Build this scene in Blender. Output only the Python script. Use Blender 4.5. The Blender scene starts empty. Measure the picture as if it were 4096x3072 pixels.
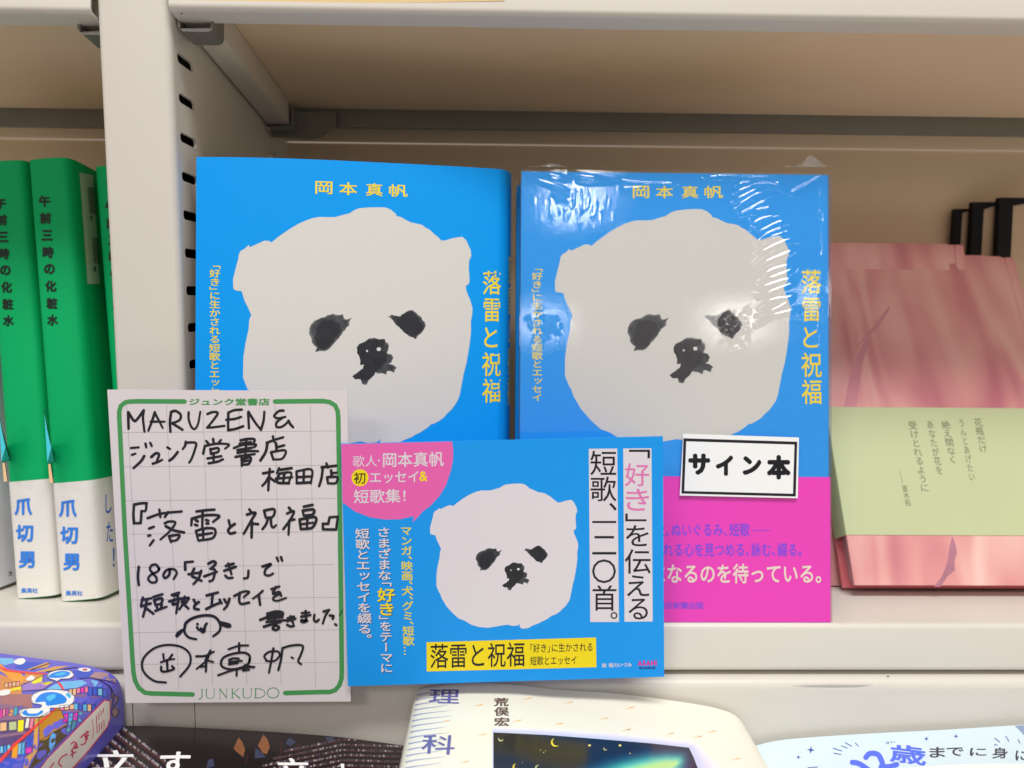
import bpy, bmesh, math, random
import numpy as np
from mathutils import Vector, Matrix
from mathutils.bvhtree import BVHTree
random.seed(7)
rng = np.random.default_rng(7)
S = 0.001                                    # all sizes below are millimetres
scene = bpy.context.scene
col = scene.collection

# ------------------------------------------------------------ camera
FPX, CX, CY = 2980.0, 2048.0, 1536.0         # focal length / centre in pixels of a 4096 wide picture
def cam_axes(p, y, r):
    p, y, r = map(math.radians, (p, y, r))
    f = np.array([math.sin(y)*math.cos(p), math.cos(y)*math.cos(p), -math.sin(p)])
    rt = np.cross(f, [0, 0, 1.]); rt /= np.linalg.norm(rt); up = np.cross(rt, f)
    return rt*math.cos(r)+up*math.sin(r), up*math.cos(r)-rt*math.sin(r), f
RT, UP, FW = cam_axes(6.3, 1.0, 0.5)
CAM = np.array([0., -306., 137.])
cam = bpy.data.cameras.new('camera'); camo = bpy.data.objects.new('camera', cam); col.objects.link(camo)
cam.sensor_width = 36; cam.lens = 36*FPX/4096; cam.clip_start = .01; cam.clip_end = 50
m = Matrix.Identity(4)
for i in range(3):
    m[i][0] = RT[i]; m[i][1] = UP[i]; m[i][2] = -FW[i]; m[i][3] = CAM[i]*S
camo.matrix_world = m
cam.dof.use_dof = True; cam.dof.focus_distance = .306; cam.dof.aperture_fstop = 9.5
scene.camera = camo

# ------------------------------------------------------------ light: shop interior, ceiling fixtures in front of the shelf and an added fill lamp
world = bpy.data.worlds.new('World'); scene.world = world; world.use_nodes = True
bg = world.node_tree.nodes['Background']; bg.inputs[0].default_value = (1.0, .87, .73, 1); bg.inputs[1].default_value = .34
scene.view_settings.view_transform = 'Standard'; scene.view_settings.look = 'None'
scene.view_settings.exposure = 0.0; scene.view_settings.gamma = 1
scene.cycles.max_bounces = 8; scene.cycles.transparent_max_bounces = 12
def lamp(name, loc, target, sx, sy, power, color=(1, .965, .91)):
    l = bpy.data.lights.new(name, 'AREA'); l.shape = 'RECTANGLE'; l.size = sx; l.size_y = sy; l.energy = power; l.color = color
    o = bpy.data.objects.new(name, l); col.objects.link(o); o.location = loc
    o.rotation_euler = (Vector(target)-Vector(loc)).to_track_quat('-Z', 'Y').to_euler()
    o['label'] = 'ceiling or fill light'; return o
lamp('ceiling_or_fill_lamp', (0.10, -.85, 1.80), (0, -.1, 0), 1.3, .4, 34, (1, .987, .968))
lamp('ceiling_or_fill_lamp', (0.41, -3.52, 1.70), (0, 0, 0), .15, .3, 3.6, (1, .987, .968))
lamp('ceiling_or_fill_lamp', (.40, -6.56, 1.70), (0, 0, 0), .25, .3, 3.2, (1, .987, .968))
lamp('ceiling_or_fill_lamp', (2.225, -6.45, 1.70), (0, 0, 0), .34, .34, 3.6, (1, .987, .968))
lamp('ceiling_or_fill_lamp', (2.55, -5.52, 1.70), (0, 0, 0), .12, .2, 1.2, (1, .987, .968))
lamp('ceiling_or_fill_lamp', (-1.2, -2.6, 1.80), (0, 0, .1), .9, .3, 15, (1, .987, .968))  # added fill lamp for the shelf interior, placed so the film doesn't mirror it

# ------------------------------------------------------------ helpers
def ray(x, y): 
    v = FW + RT*((x-CX)/FPX) + UP*((CY-y)/FPX); return v/np.linalg.norm(v)
def unY(x, y, Y): v = ray(x, y); return CAM+v*((Y-CAM[1])/v[1])
def unZ(x, y, Z): v = ray(x, y); return CAM+v*((Z-CAM[2])/v[2])

def lin(c):
    c /= 255.; return c/12.92 if c <= .04045 else ((c+.055)/1.055)**2.4
MATS = {}
def mat(name, rgb, rough=.6, bump=0, bscale=200, spec=.4, metal=0, var=0.0, vscale=30, coat=0, emit=None, k=1.22):
    if name in MATS: return MATS[name]
    M = bpy.data.materials.new(name); M.use_nodes = True; nt = M.node_tree; N = nt.nodes; L = nt.links
    b = N['Principled BSDF']; c = [min(.92, lin(v)*k) for v in rgb]
    b.inputs['Base Color'].default_value = (*c, 1); b.inputs['Roughness'].default_value = rough
    b.inputs['Specular IOR Level'].default_value = spec; b.inputs['Metallic'].default_value = metal
    b.inputs['Coat Weight'].default_value = coat; b.inputs['Coat Roughness'].default_value = .12
    tc = N.new('ShaderNodeTexCoord')
    if var:
        n = N.new('ShaderNodeTexNoise'); n.inputs['Scale'].default_value = vscale; n.inputs['Detail'].default_value = 5
        L.new(tc.outputs['Object'], n.inputs['Vector'])
        mx = N.new('ShaderNodeMix'); mx.data_type = 'RGBA'
        mx.inputs[6].default_value = (*[v*(1-var) for v in c], 1); mx.inputs[7].default_value = (*[min(.95, v*(1+var)) for v in c], 1)
        L.new(n.outputs['Fac'], mx.inputs[0]); L.new(mx.outputs[2], b.inputs['Base Color'])
    if bump:
        n = N.new('ShaderNodeTexNoise'); n.inputs['Scale'].default_value = bscale; n.inputs['Detail'].default_value = 4
        L.new(tc.outputs['Object'], n.inputs['Vector'])
        bp = N.new('ShaderNodeBump'); bp.inputs['Strength'].default_value = 1; bp.inputs['Distance'].default_value = bump*S
        L.new(n.outputs['Fac'], bp.inputs['Height']); L.new(bp.outputs[0], b.inputs['Normal'])
    MATS[name] = M; return M

def thing(name, label, cat, loc=(0, 0, 0), group=None, kind=None):
    o = bpy.data.objects.new(name, None); col.objects.link(o); o.location = Vector(loc)*S; o.empty_display_size = .01
    if label: o['label'] = label
    if cat: o['category'] = cat
    if group: o['group'] = group
    if kind: o['kind'] = kind
    o['origin'] = list(map(float, loc)); return o
def org(p):
    o = np.zeros(3)
    while p is not None:
        if 'origin' in p: o = o+np.array(p['origin'])
        p = p.parent
    return o
def build(name, V, F, M, parent, smooth=False, label=None):
    """V: world millimetres."""
    V = np.asarray(V, float); L = (V-org(parent))*S
    me = bpy.data.meshes.new(name); me.from_pydata([tuple(v) for v in L], [], [tuple(f) for f in F]); me.update()
    me.materials.append(M)
    if smooth: me.polygons.foreach_set('use_smooth', [True]*len(me.polygons))
    o = bpy.data.objects.new(name, me); col.objects.link(o); o.parent = parent
    if label: o['label'] = label
    return o
def bevel(o, w, seg=2, ang=40):
    bm = bmesh.new(); bm.from_mesh(o.data); bmesh.ops.recalc_face_normals(bm, faces=bm.faces)
    es = [e for e in bm.edges if len(e.link_faces) == 2 and e.calc_face_angle(0) > math.radians(ang)]
    bmesh.ops.bevel(bm, geom=es, offset=w*S, segments=seg, affect='EDGES', profile=.6)
    for f in bm.faces: f.smooth = True
    bm.to_mesh(o.data); bm.free()
    o.data.set_sharp_from_angle(angle=math.radians(50)); return o
def boxm(x0, x1, y0, y1, z0, z1, fn=lambda p: p):
    V = [fn(np.array([x, y, z], float)) for z in (z0, z1) for y in (y0, y1) for x in (x0, x1)]
    F = [(0, 2, 3, 1), (4, 5, 7, 6), (0, 1, 5, 4), (2, 6, 7, 3), (0, 4, 6, 2), (1, 3, 7, 5)]
    return V, F
def box(name, b, M, parent, fn=lambda p: p, bv=0, seg=2, label=None):
    V, F = boxm(*b, fn=fn); o = build(name, V, F, M, parent, label=label)
    if bv: bevel(o, bv, seg)
    return o
def extrude(poly, fn, h0, h1, nh=1):
    """closed 2D poly extruded; fn(a,b,h)->world"""
    n = len(poly); V = []; F = []
    for k in range(nh+1):
        h = h0+(h1-h0)*k/nh
        V += [fn(a, b, h) for a, b in poly]
    for k in range(nh):
        for i in range(n):
            j = (i+1) % n; F.append((k*n+i, k*n+j, (k+1)*n+j, (k+1)*n+i))
    F.append(tuple(range(n))[::-1]); F.append(tuple(range(nh*n, nh*n+n)))
    return V, F
def fix(o, smooth=True, ang=35):
    bm = bmesh.new(); bm.from_mesh(o.data); bmesh.ops.triangulate(bm, faces=[f for f in bm.faces if len(f.verts) > 4])
    bmesh.ops.recalc_face_normals(bm, faces=bm.faces)
    for f in bm.faces: f.smooth = smooth
    bm.to_mesh(o.data); bm.free(); o.data.set_sharp_from_angle(angle=math.radians(ang)); return o
def band(poly, t):
    """2D open polyline -> closed poly of thickness t on its right side"""
    P = np.array(poly, float); d = np.gradient(P, axis=0); n = np.stack([-d[:, 1], d[:, 0]], 1); n /= np.linalg.norm(n, axis=1)[:, None]
    Q = P+n*t; return list(map(tuple, P))+list(map(tuple, Q[::-1]))

def catmull(P, n=6, closed=False):
    P = [np.array(p, float) for p in P]
    if len(P) < 3 and not closed: return P
    Q = [P[-1]]+P+[P[0], P[1]] if closed else [2*P[0]-P[1]]+P+[2*P[-1]-P[-2]]
    out = []
    for i in range(1, len(Q)-2):
        a, b, c, d = Q[i-1:i+3]
        for k in range(n):
            t = k/n; out.append(.5*((2*b)+(c-a)*t+(2*a-5*b+4*c-d)*t*t+(3*b-a-3*c+d)*t**3))
    if not closed: out.append(P[-1])
    return out
# 2D shapes: (verts, faces)
def fill(P, maxlen=None, rough=0):
    P = [np.array(p, float) for p in P]
    if rough:
        Q = []
        for i, p in enumerate(P):
            q = P[(i+1) % len(P)]; L_ = np.linalg.norm(q-p); n = max(1, int(L_/9))
            for k in range(n):
                t = k/n; a = p+(q-p)*t
                if k: a = a+rng.normal(0, rough, 2)
                Q.append(a)
        P = Q
    bm = bmesh.new(); vs = [bm.verts.new((p[0], p[1], 0)) for p in P]
    es = [bm.edges.new((vs[i], vs[(i+1) % len(vs)])) for i in range(len(vs))]
    bmesh.ops.triangle_fill(bm, edges=es, use_beauty=True)
    if maxlen:
        for _ in range(6):
            le = [e for e in bm.edges if e.calc_length() > maxlen]
            if not le: break
            bmesh.ops.subdivide_edges(bm, edges=le, cuts=1); bmesh.ops.triangulate(bm, faces=[f for f in bm.faces if len(f.verts) > 3])
    bm.verts.index_update()
    V = [(v.co.x, v.co.y) for v in bm.verts]; F = [tuple(v.index for v in f.verts) for f in bm.faces]; bm.free()
    return V, F
def stroke(P, w, smooth=True, w2=None, seg=None):
    P = catmull(P) if smooth else [np.array(p, float) for p in P]
    if seg:
        Q = [P[0]]
        for a, b in zip(P, P[1:]):
            n = max(1, int(np.linalg.norm(b-a)/seg)); Q += [a+(b-a)*(k+1)/n for k in range(n)]
        P = Q
    P = np.array(P); n = len(P)
    d = np.gradient(P, axis=0) if n > 1 else np.array([[1, 0.]]); ln = np.linalg.norm(d, axis=1)[:, None]; ln[ln == 0] = 1; d /= ln
    N_ = np.stack([-d[:, 1], d[:, 0]], 1)
    ws = np.linspace(w, w if w2 is None else w2, n)/2
    V = []; F = []
    for i in range(n): V += [tuple(P[i]+N_[i]*ws[i]), tuple(P[i]-N_[i]*ws[i])]
    for i in range(n-1): F.append((2*i, 2*i+1, 2*i+3, 2*i+2))
    for i, s in ((0, -1), (n-1, 1)):          # round caps
        c = len(V); V.append(tuple(P[i]))
        A = [tuple(P[i]+ws[i]*(N_[i]*math.cos(a)+d[i]*s*math.sin(a))) for a in np.linspace(0, math.pi, 6)]
        V += A
        for k in range(5): F.append((c, c+1+k, c+2+k))
    return V, F
def rectq(x0, y0, x1, y1): return [(x0, y0), (x1, y0), (x1, y1), (x0, y1)]
def circ(cx, cy, rx, ry=None, n=24, wav=0, k=0):
    ry = ry or rx
    return [(cx+rx*(1+wav*math.cos(k*a))*math.cos(a), cy+ry*(1+wav*math.cos(k*a))*math.sin(a)) for a in np.linspace(0, 2*math.pi, n, endpoint=False)]
def decal(name, shapes, surf, off, M, parent, smooth=False, step=0.0, label=None, tf=None, each=False):
    if each and len(shapes) > 1: return [decal(name, [q], surf, off+step*i, M, parent, smooth, 0, label, tf) for i, q in enumerate(shapes)]
    V = []; F = []
    for i, (v, f) in enumerate(shapes):
        b = len(V)
        for p in v:
            l = p[2]*.0022 if len(p) > 2 else 0
            if tf: p = tf(p[0], p[1])
            V.append(surf(p[0], p[1], off+step*i+l))
        F += [tuple(b+j for j in g) for g in f if all(V[b+j] is not None for j in g)]
    if not F: return None
    keep = sorted({i for g in F for i in g}); ix = {k: n for n, k in enumerate(keep)}
    V = [V[k] for k in keep]; F = [tuple(ix[k] for k in g) for g in F]
    o = build(name, V, F, M, parent, smooth, label)
    bm = bmesh.new(); bm.from_mesh(o.data)      # all faces towards the camera
    inv = Vector((CAM-org(parent))*S)
    fl = [f for f in bm.faces if f.normal.dot(inv-f.calc_center_median()) < 0]
    bmesh.ops.reverse_faces(bm, faces=fl); bm.to_mesh(o.data); bm.free()
    return o
# surfaces
def plane_surf(P0, n):
    P0 = np.array(P0, float); n = np.array(n, float); n /= np.linalg.norm(n)
    def s(x, y, off=0):
        v = ray(x, y); t = ((P0+n*off-CAM)@n)/(v@n); return CAM+v*t
    return s
def mesh_surf(o, fallback):
    base = org(o.parent)
    V = [v.co/S+Vector(base) for v in o.data.vertices]; t = BVHTree.FromPolygons(V, [tuple(p.vertices) for p in o.data.polygons])
    C = Vector(CAM)
    def s(x, y, off=0):
        v = Vector(ray(x, y)); h = t.ray_cast(C, v)
        if h[0] is None: return np.array(fallback(x, y, off)) if fallback else None
        n = h[1]
        if n.dot(v) > 0: n = -n
        return np.array(h[0]-v*(off/max(.15, -n.dot(v))))
    return s
# glyphs
GL = {}
def glyph(ch, bold=0):
    k = (ch, bold)
    if k not in GL and bold:
        V, F = glyph(ch); n = len(V); V2 = []; F2 = []
        offs = [(0, 0)]+[(bold*math.cos(a), bold*math.sin(a)) for a in np.linspace(0, 2*math.pi, 8, endpoint=False)]
        for q, (dx, dy) in enumerate(offs):
            V2 += [(x+dx, y+dy, q) for x, y, l in V]; F2 += [tuple(q*n+i for i in g) for g in F]
        GL[k] = (V2, F2)
    if k not in GL:
        c = bpy.data.curves.new('glyph', 'FONT'); c.body = ch; c.size = 1; c.resolution_u = 3
        o = bpy.data.objects.new('glyph', c); col.objects.link(o)
        dg = bpy.context.evaluated_depsgraph_get(); dg.update()
        me = bpy.data.meshes.new_from_object(o.evaluated_get(dg))
        V = [(v.co.x, v.co.y, 0) for v in me.vertices]; F = [tuple(p.vertices) for p in me.polygons]
        bpy.data.objects.remove(o); bpy.data.curves.remove(c); bpy.data.meshes.remove(me); GL[k] = (V, F)
    return GL[k]
def fitbox(V, box, keep=False):
    A = np.array(V); mn, mxx = A.min(0), A.max(0); x0, y0, x1, y1 = box
    sx = (x1-x0)/(mxx[0]-mn[0]); sy = (y1-y0)/(mxx[1]-mn[1])
    return [(x0+(p[0]-mn[0])*sx, y1-(p[1]-mn[1])*sy, p[2]) for p in V]
def text_h(s, box, bold=0, slope=0, shear=0, gap=1.0):
    V = []; F = []; x = 0
    for ch in s:
        if ch == ' ': x += .4; continue
        v, f = glyph(ch, bold); b = len(V); d = x; adv = gap
        if ord(ch) < 0x2000:
            mn = min(p[0] for p in v); mx_ = max(p[0] for p in v); d = x-mn; adv = mx_-mn+.1
        elif ch in '「『': d = x-.45; adv = .55*gap
        elif ch in '」』、。': adv = .55*gap
        elif ch == '・': d = x-.25; adv = .5
        V += [(p[0]+d, p[1], p[2]) for p in v]; x += adv
        F += [tuple(b+i for i in g) for g in f]
    V = fitbox(V, box); cx = (box[0]+box[2])/2; cy = (box[1]+box[3])/2
    return [(p[0]-(p[1]-cy)*shear, p[1]+(p[0]-cx)*slope, p[2]) for p in V], F
ROT = '「」『』ー―…〈〉—'
def text_v(s, box, bold=0, slope=0, pos=None, shear=0, gaps=None):
    """vertical column; box = ink box of the whole column"""
    V = []; F = []; y = 0
    for i, ch in enumerate(s):
        v, f = glyph(ch, bold); b = len(V)
        adv = 1.0; dx = dy = 0
        if ch in ROT:
            v = [((p[1]-.38)+.5, -(p[0]-.5)+.38, p[2]) for p in v]       # turn clockwise about the em centre
            if ch in '「『': dy = .45; adv = .55
            elif ch in '」』': adv = .55
        elif ch in '、。': dx = dy = .6; adv = .5
        elif ch in 'ッっゃゅょ': dx = .08; dy = .1
        V += [(p[0]+dx, p[1]+dy-y, p[2]) for p in v]; y += adv
        F += [tuple(b+k for k in g) for g in f]
    V = fitbox(V, box)
    return [(p[0]+(p[1]-box[1])*slope, p[1]+(p[0]-box[0])*shear, p[2]) for p in V], F
def chars(items, bold=0):
    """[(char, cx, cy, w, h, shearx)] each fitted to its own ink box"""
    out = []
    for ch, cx, cy, w, h, *r in items:
        v, f = glyph(ch, bold); v = fitbox(v, (cx-w/2, cy-h/2, cx+w/2, cy+h/2)); k = r[0] if r else 0
        out.append(([(p[0]-(p[1]-cy)*k, p[1], p[2]) for p in v], f))
    return out

# ------------------------------------------------------------ common materials
cream = mat('cream_painted_steel', (200, 195, 187), .38, bump=.02, bscale=900, spec=.45, var=.02, vscale=25)
cream_in = mat('cream_steel_warm_shade', (222, 200, 172), .5, bump=.02, bscale=900, spec=.35, var=.02, vscale=25)  # same cream steel; warm tone of the shaded interior put into its colour
greyst = mat('grey_steel_clip', (122, 121, 116), .45, metal=.3, var=.1, vscale=60)
hollow_shade = mat('dark_hollow_shade', (40, 42, 50), .6)  # inside of the upright is light steel; its shade is painted dark
paper = mat('page_paper', (232, 222, 200), .8, bump=.03, bscale=500)
black = mat('black_print', (22, 22, 30), .5)
ink = mat('black_marker_ink', (22, 23, 34), .32, spec=.6, var=.25, vscale=200)
yellow = mat('yellow_print', (226, 203, 40), .55)
white_p = mat('white_print', (226, 224, 228), .55)

# ------------------------------------------------------------ bookcase
TH = 7.5; CT, ST = math.cos(math.radians(TH)), math.sin(math.radians(TH))
def shelf_fn(z0):
    def f(p): x, d, h = p; return np.array([x, d*CT+h*ST, z0-d*ST+h*CT])
    return f
bc = thing('bookcase', 'cream steel bookcase with slotted upright and tilted shelves holding the books', 'bookcase', (0, 0, 0))
# upright: front, side sheet with slots, hollow
XR, XL = -129.4, -157.3
def rounded(x0, x1, y0, y1, r, n=4):
    out = []
    for cx, cy, a0 in ((x1-r, y1-r, 0), (x0+r, y1-r, 90), (x0+r, y0+r, 180), (x1-r, y0+r, 270)):
        for k in range(n+1):
            a = math.radians(a0+90*k/n); out.append((cx+r*math.cos(a), cy+r*math.sin(a)))
    return out
prof = [(XL+.0, 165)]+[(XL+2.2-2.2*math.cos(a), 2.2-2.2*math.sin(a)) for a in np.linspace(0, math.pi/2, 6)] + \
       [(XR-3.2+3.2*math.sin(a), 3.2-3.2*math.cos(a)) for a in np.linspace(0, math.pi/2, 8)]+[(XR, 4.5)]
prof2 = band(prof, .9)
V, F = extrude(prof2, lambda a, b, h: np.array([a, b, h]), -23.5, 330)
up = fix(build('upright', V, F, cream, bc)); 
# slotted side sheet
bm = bmesh.new()
def loop(pts):
    vs = [bm.verts.new((p[0], p[1], 0)) for p in pts]; return [bm.edges.new((vs[i], vs[(i+1) % len(vs)])) for i in range(len(vs))]
es = loop([(4.5, -150), (165, -150), (165, 330), (4.5, 330)])
slots = []
for k in range(-2, 24):
    zt = 250.4-15.45*k
    for y0, y1 in ((6.3, 22.3), (121.5, 137)):
        r = rounded(y0, y1, zt-3.7, zt+.1, 1.7, 4); slots.append(r); es += loop(r)
bmesh.ops.triangle_fill(bm, edges=es, use_beauty=True); bm.verts.index_update()
V = [(XR, v.co.x, v.co.y) for v in bm.verts]; F = [tuple(v.index for v in f.verts) for f in bm.faces]; bm.free()
for r in slots:
    b = len(V); n = len(r)
    V += [(XR, p[0], p[1]) for p in r]+[(XR-1.2, p[0], p[1]) for p in r]
    F += [(b+i, b+(i+1) % n, b+n+(i+1) % n, b+n+i) for i in range(n)]
build('side_sheet', V, F, cream, up)
box('hollow_shade_sheet', (XR-15, XR-14, 4, 160, -140, 330), hollow_shade, up)  # added dark sheet standing for the shade seen through the slots
box('back_panel', (-400, 420, 160, 162, -40, 231.5), cream_in, bc)
box('back_rail', (-400, 420, 155.5, 159.8, 231.8, 300), cream_in, bc, bv=1.2)

def tray(x0, x1, z0, name, L=True, Rr=True):
    fn = shelf_fn(z0)
    # front lip + top sheet + bottom flange as one bent sheet profile (d, h)
    r = 2.4; H = 20.4
    pr = [(156, 0)]+[(r-r*math.sin(a), -r+r*math.cos(a)) for a in np.linspace(0, math.pi/2, 6)] + \
         [(r-r*math.cos(a), -H+r-r*math.sin(a)) for a in np.linspace(0, math.pi/2, 6)]+[(10.5, -H)]
    pr = band(pr, .9)
    V, F = extrude(pr, lambda a, b, h: fn((h, a, b)), x0, x1)
    t = fix(build(name, V, F, cream, bc))
    box('top_sheet', (x0+.3, x1-.3, 2, 131, -7.2, -1.0), cream_in, t, fn=fn)
    if L: box('side_rail', (x0+.4, x0+12.2, 11, 130, -H+.6, -7.5), cream, t, fn=fn, bv=.6)
    if Rr: box('side_rail', (x1-12.2, x1-.4, 11, 130, -H+.6, -7.5), cream, t, fn=fn, bv=.6)
    return t, fn
t_ur, f_ur = tray(-128.4, 420, 268.2, 'shelf')
t_ul, f_ul = tray(-400, -158.4, 266.4, 'shelf')
t_lr, f_lr = tray(-128.4, 420, 0, 'shelf')
t_ll, f_ll = tray(-400, -158.4, 0, 'shelf')
for t, fn, x0, x1 in ((t_ur, f_ur, -127, 420), (t_ul, f_ul, -400, -160)):
    box('rear_bar', (x0, x1, 131.3, 134, -17.5, -1.2), greyst, t, fn=fn, bv=.8)
# front clip of the upper right shelf: U channel of grey steel
def clip(fn, parent, x0, x1, d0, d1, h0, h1):
    w = 1.1
    prof = [(x0, h1), (x0, h0), (x1, h0), (x1, h1)]
    c = 2.2
    outer = [(x0, h1), (x0, h0+c), (x0+c, h0), (x1-c, h0), (x1-.6, h0+.6), (x1, h0+c), (x1, h1)]
    inner = [(x1-w, h1), (x1-w, h0+w+.6), (x0+w, h0+w), (x0+w, h1)]
    poly = outer+inner
    V, F = extrude(poly, lambda a, b, h: fn((a, h, b)), d0, d1)
    return fix(build('shelf_clip', V, F, greyst, parent), ang=25)
clip(f_ur, t_ur, -128.8, -114.6, 9, 20.5, -24.6, -11)
clip(f_ur, t_ur, -128.9, -114.0, 121, 130, -22.4, -9)
clip(f_ul, t_ul, -168.2, -158.0, 9, 20.5, -24.6, -11)
# rear bar end bracket with a slanted edge
P = [(-128, -10), (-128, -24), (-105, -24.8), (-101, -24), (-92, -17.6), (-92, -10)]
V, F = extrude(P, lambda a, b, h: f_ur((a, h, b)), 128, 130.2); fix(build('bar_end_bracket', V, F, greyst, t_ur))
# lower fascia: rounded top edge
def fascia(x0, x1, y=-6, zt=-22.6):
    r = 4.2
    pr = [(24, zt)]+[(y+r-r*math.sin(a), zt-r+r*math.cos(a)) for a in np.linspace(0, math.pi/2, 8)]+[(y, -140), (24, -140)]
    V, F = extrude(pr, lambda a, b, h: np.array([h, a, b]), x0, x1)
    return fix(build('fascia', V, F, cream, bc), ang=40)
fascia(-400, -153.9); fascia(-153.5, -127.9, -5.9, -24.5); fascia(-127.5, 420)
scuff = mat('dark_scuff', (96, 88, 96), .7); 
fr = plane_surf((0, 0, 247), (0, -1, .13)); 
decal('paint_chip', [fill([(722, 52), (728, 45), (734, 46), (730, 55), (724, 57)])], fr, .06, scuff, t_ur)
decal('paint_chip', [fill([(326, 42), (333, 39), (340, 44), (347, 44), (352, 50), (344, 51), (334, 47)])], fr, .06, scuff, t_ul)
ff = plane_surf((0, -6, -40), (0, -1, 0))
mk = mat('grey_rub_mark', (172, 168, 165), .6)
decal('rub_mark', [fill([(3160, 2743), (3230, 2741), (3330, 2739), (3420, 2740), (3500, 2737), (3430, 2746), (3330, 2749), (3240, 2746)])], ff, .05, mk, bc)
decal('speck', [fill(circ(3552, 2705, 5, 3))], plane_surf((0, -4.6, -24.2), (0, -.6, .8)), .2, scuff, bc)

# cream sheet on the front edge of the upper shelf
pc = thing('paper_sheet', 'cream paper sheet hanging over the front edge of the upper shelf', 'paper', (0, -1, 262))
V = []; q = [(700, -40), (2030, -40), (2015, 3), (1700, 9), (1200, 16), (700, 22)]
pl = plane_surf((0, -2.2, 252), (0, -1, 0))
A = [pl(x, y, 0) for x, y in q]; B = [a+np.array([0, .35, 0]) for a in A]; n = len(q)
build('sheet', A+B, [tuple(range(n)), tuple(range(2*n-1, n-1, -1))]+[(i, i+n, (i+1) % n+n, (i+1) % n) for i in range(n)], mat('cream_card', (216, 190, 140), .7), pc)

# ------------------------------------------------------------ cover art, in picture pixels of the left book (px1)
zA = lambda L: [(900+x*.4611, 780+y*.4611) for x, y in L]
zB = lambda L: [(900+x*.4611, 1180+y*.4611) for x, y in L]
zC = lambda L: [(1340+x*.2893, 1500+y*.2893) for x, y in L]
z8 = lambda L: [(1515+(1366+x*.6175-2082)*1.63, 1733+(2048+y*.6175-2493)*1.63) for x, y in L]
HEAD = zA([(380,412),(430,370),(520,305),(600,255),(670,222),(720,203),(780,190),(850,190),(920,187),(980,168),(1040,152),(1080,125),(1120,107),(1200,97),(1280,92),(1355,92),(1400,108),(1430,130),(1452,150),(1450,162),(1490,168),(1530,190),(1580,212),(1640,222),(1685,232),(1710,252),(1750,270),(1790,305),(1830,335),(1858,362),(1900,357),(1950,340),(2000,330),(2050,322),(2085,350),(2110,400),(2130,440),(2135,490),(2115,530),(2112,600),(2118,660),(2120,722),(2105,742),(2085,752),(2090,790),(2105,830),(2125,870)]) \
 + zB([(2138,43),(2150,80),(2148,130),(2135,200),(2138,280),(2130,360),(2115,460),(2095,570),(2070,660)]) \
 + zC([(1770,0),(1740,150),(1725,230),(1695,310),(1640,390),(1600,440),(1540,490),(1490,545),(1420,590),(1350,625),(1305,632),(1270,665),(1220,700),(1150,740),(1080,770),(1030,800),(960,825),(890,850),(830,885),(770,915),(700,925),(640,925),(610,905),(585,870),(580,845),(605,805),(570,835),(530,855),(450,865),(400,862),(350,845),(290,838),(230,850),(188,855)]) \
 + z8([(1000,742),(950,750),(890,745),(840,730),(800,705),(760,690),(720,655),(680,610),(650,560),(636,520)]) \
 + zB([(190,780),(165,720),(145,670),(145,580),(148,490),(165,380),(190,270),(195,190),(212,150),(180,80)]) \
 + zA([(160,911),(145,870),(130,820),(80,815),(58,800),(55,720),(70,660),(85,600),(97,560),(105,510),(120,485),(150,470),(188,435),(195,455),(250,430),(290,412),(320,398),(360,400)])
EYE1 = zB([(700,300),(705,255),(718,225),(745,195),(790,175),(830,165),(860,145),(900,135),(940,145),(990,138),(995,160),(1005,180),(1030,182),(1080,158),(1050,190),(1040,215),(1048,228),(1020,250),(990,285),(970,320),(940,355),(900,400),(860,440),(830,450),(790,448),(755,458),(770,420),(745,400),(725,375),(722,340)])
EYE1B = zB([(775,235),(800,205),(850,190),(900,190),(950,205),(970,240),(965,290),(930,330),(895,370),(870,415),(830,440),(790,425),(760,395),(755,350),(745,320),(765,280)])
EYE2 = zB([(1380,152),(1405,150),(1412,138),(1440,148),(1490,155),(1530,125),(1570,102),(1600,100),(1630,120),(1650,140),(1680,160),(1690,185),(1712,205),(1720,235),(1705,265),(1690,285),(1660,310),(1632,352),(1605,335),(1570,325),(1530,295),(1505,265),(1470,240),(1440,210),(1420,180)])
EYE2B = zB([(1460,165),(1500,155),(1550,120),(1600,115),(1630,140),(1660,175),(1690,230),(1698,265),(1670,295),(1620,325),(1580,328),(1540,300),(1510,270),(1475,235),(1450,205)])
NOSE = zB([(1110,420),(1130,390),(1180,370),(1220,342),(1260,338),(1310,352),(1355,348),(1362,375),(1385,385),(1393,415),(1380,455),(1375,470),(1415,480),(1432,510),(1415,550),(1390,560),(1430,570),(1462,595),(1445,615),(1440,640),(1400,622),(1375,625),(1370,655),(1330,640),(1275,632),(1250,670),(1210,705),(1200,735),(1160,732),(1150,705),(1145,690),(1100,692),(1072,665),(1110,640),(1165,600),(1175,565),(1140,570),(1142,530),(1130,490),(1112,465)])
NOSEB = zB([(1112,425),(1133,397),(1180,377),(1220,352),(1300,362),(1353,352),(1360,385),(1345,410),(1310,412),(1290,425),(1300,450),(1320,445),(1370,457),(1376,520),(1350,560),(1310,600),(1270,630),(1243,663),(1200,698),(1152,698),(1145,686),(1102,688),(1077,665),(1112,641),(1167,601),(1178,562),(1145,564),(1144,530),(1132,490),(1114,465)])
DOTS = [zB(circ(1200, 450, 9, 10, 10)), zB(circ(1303, 435, 19, 17, 12))]
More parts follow.
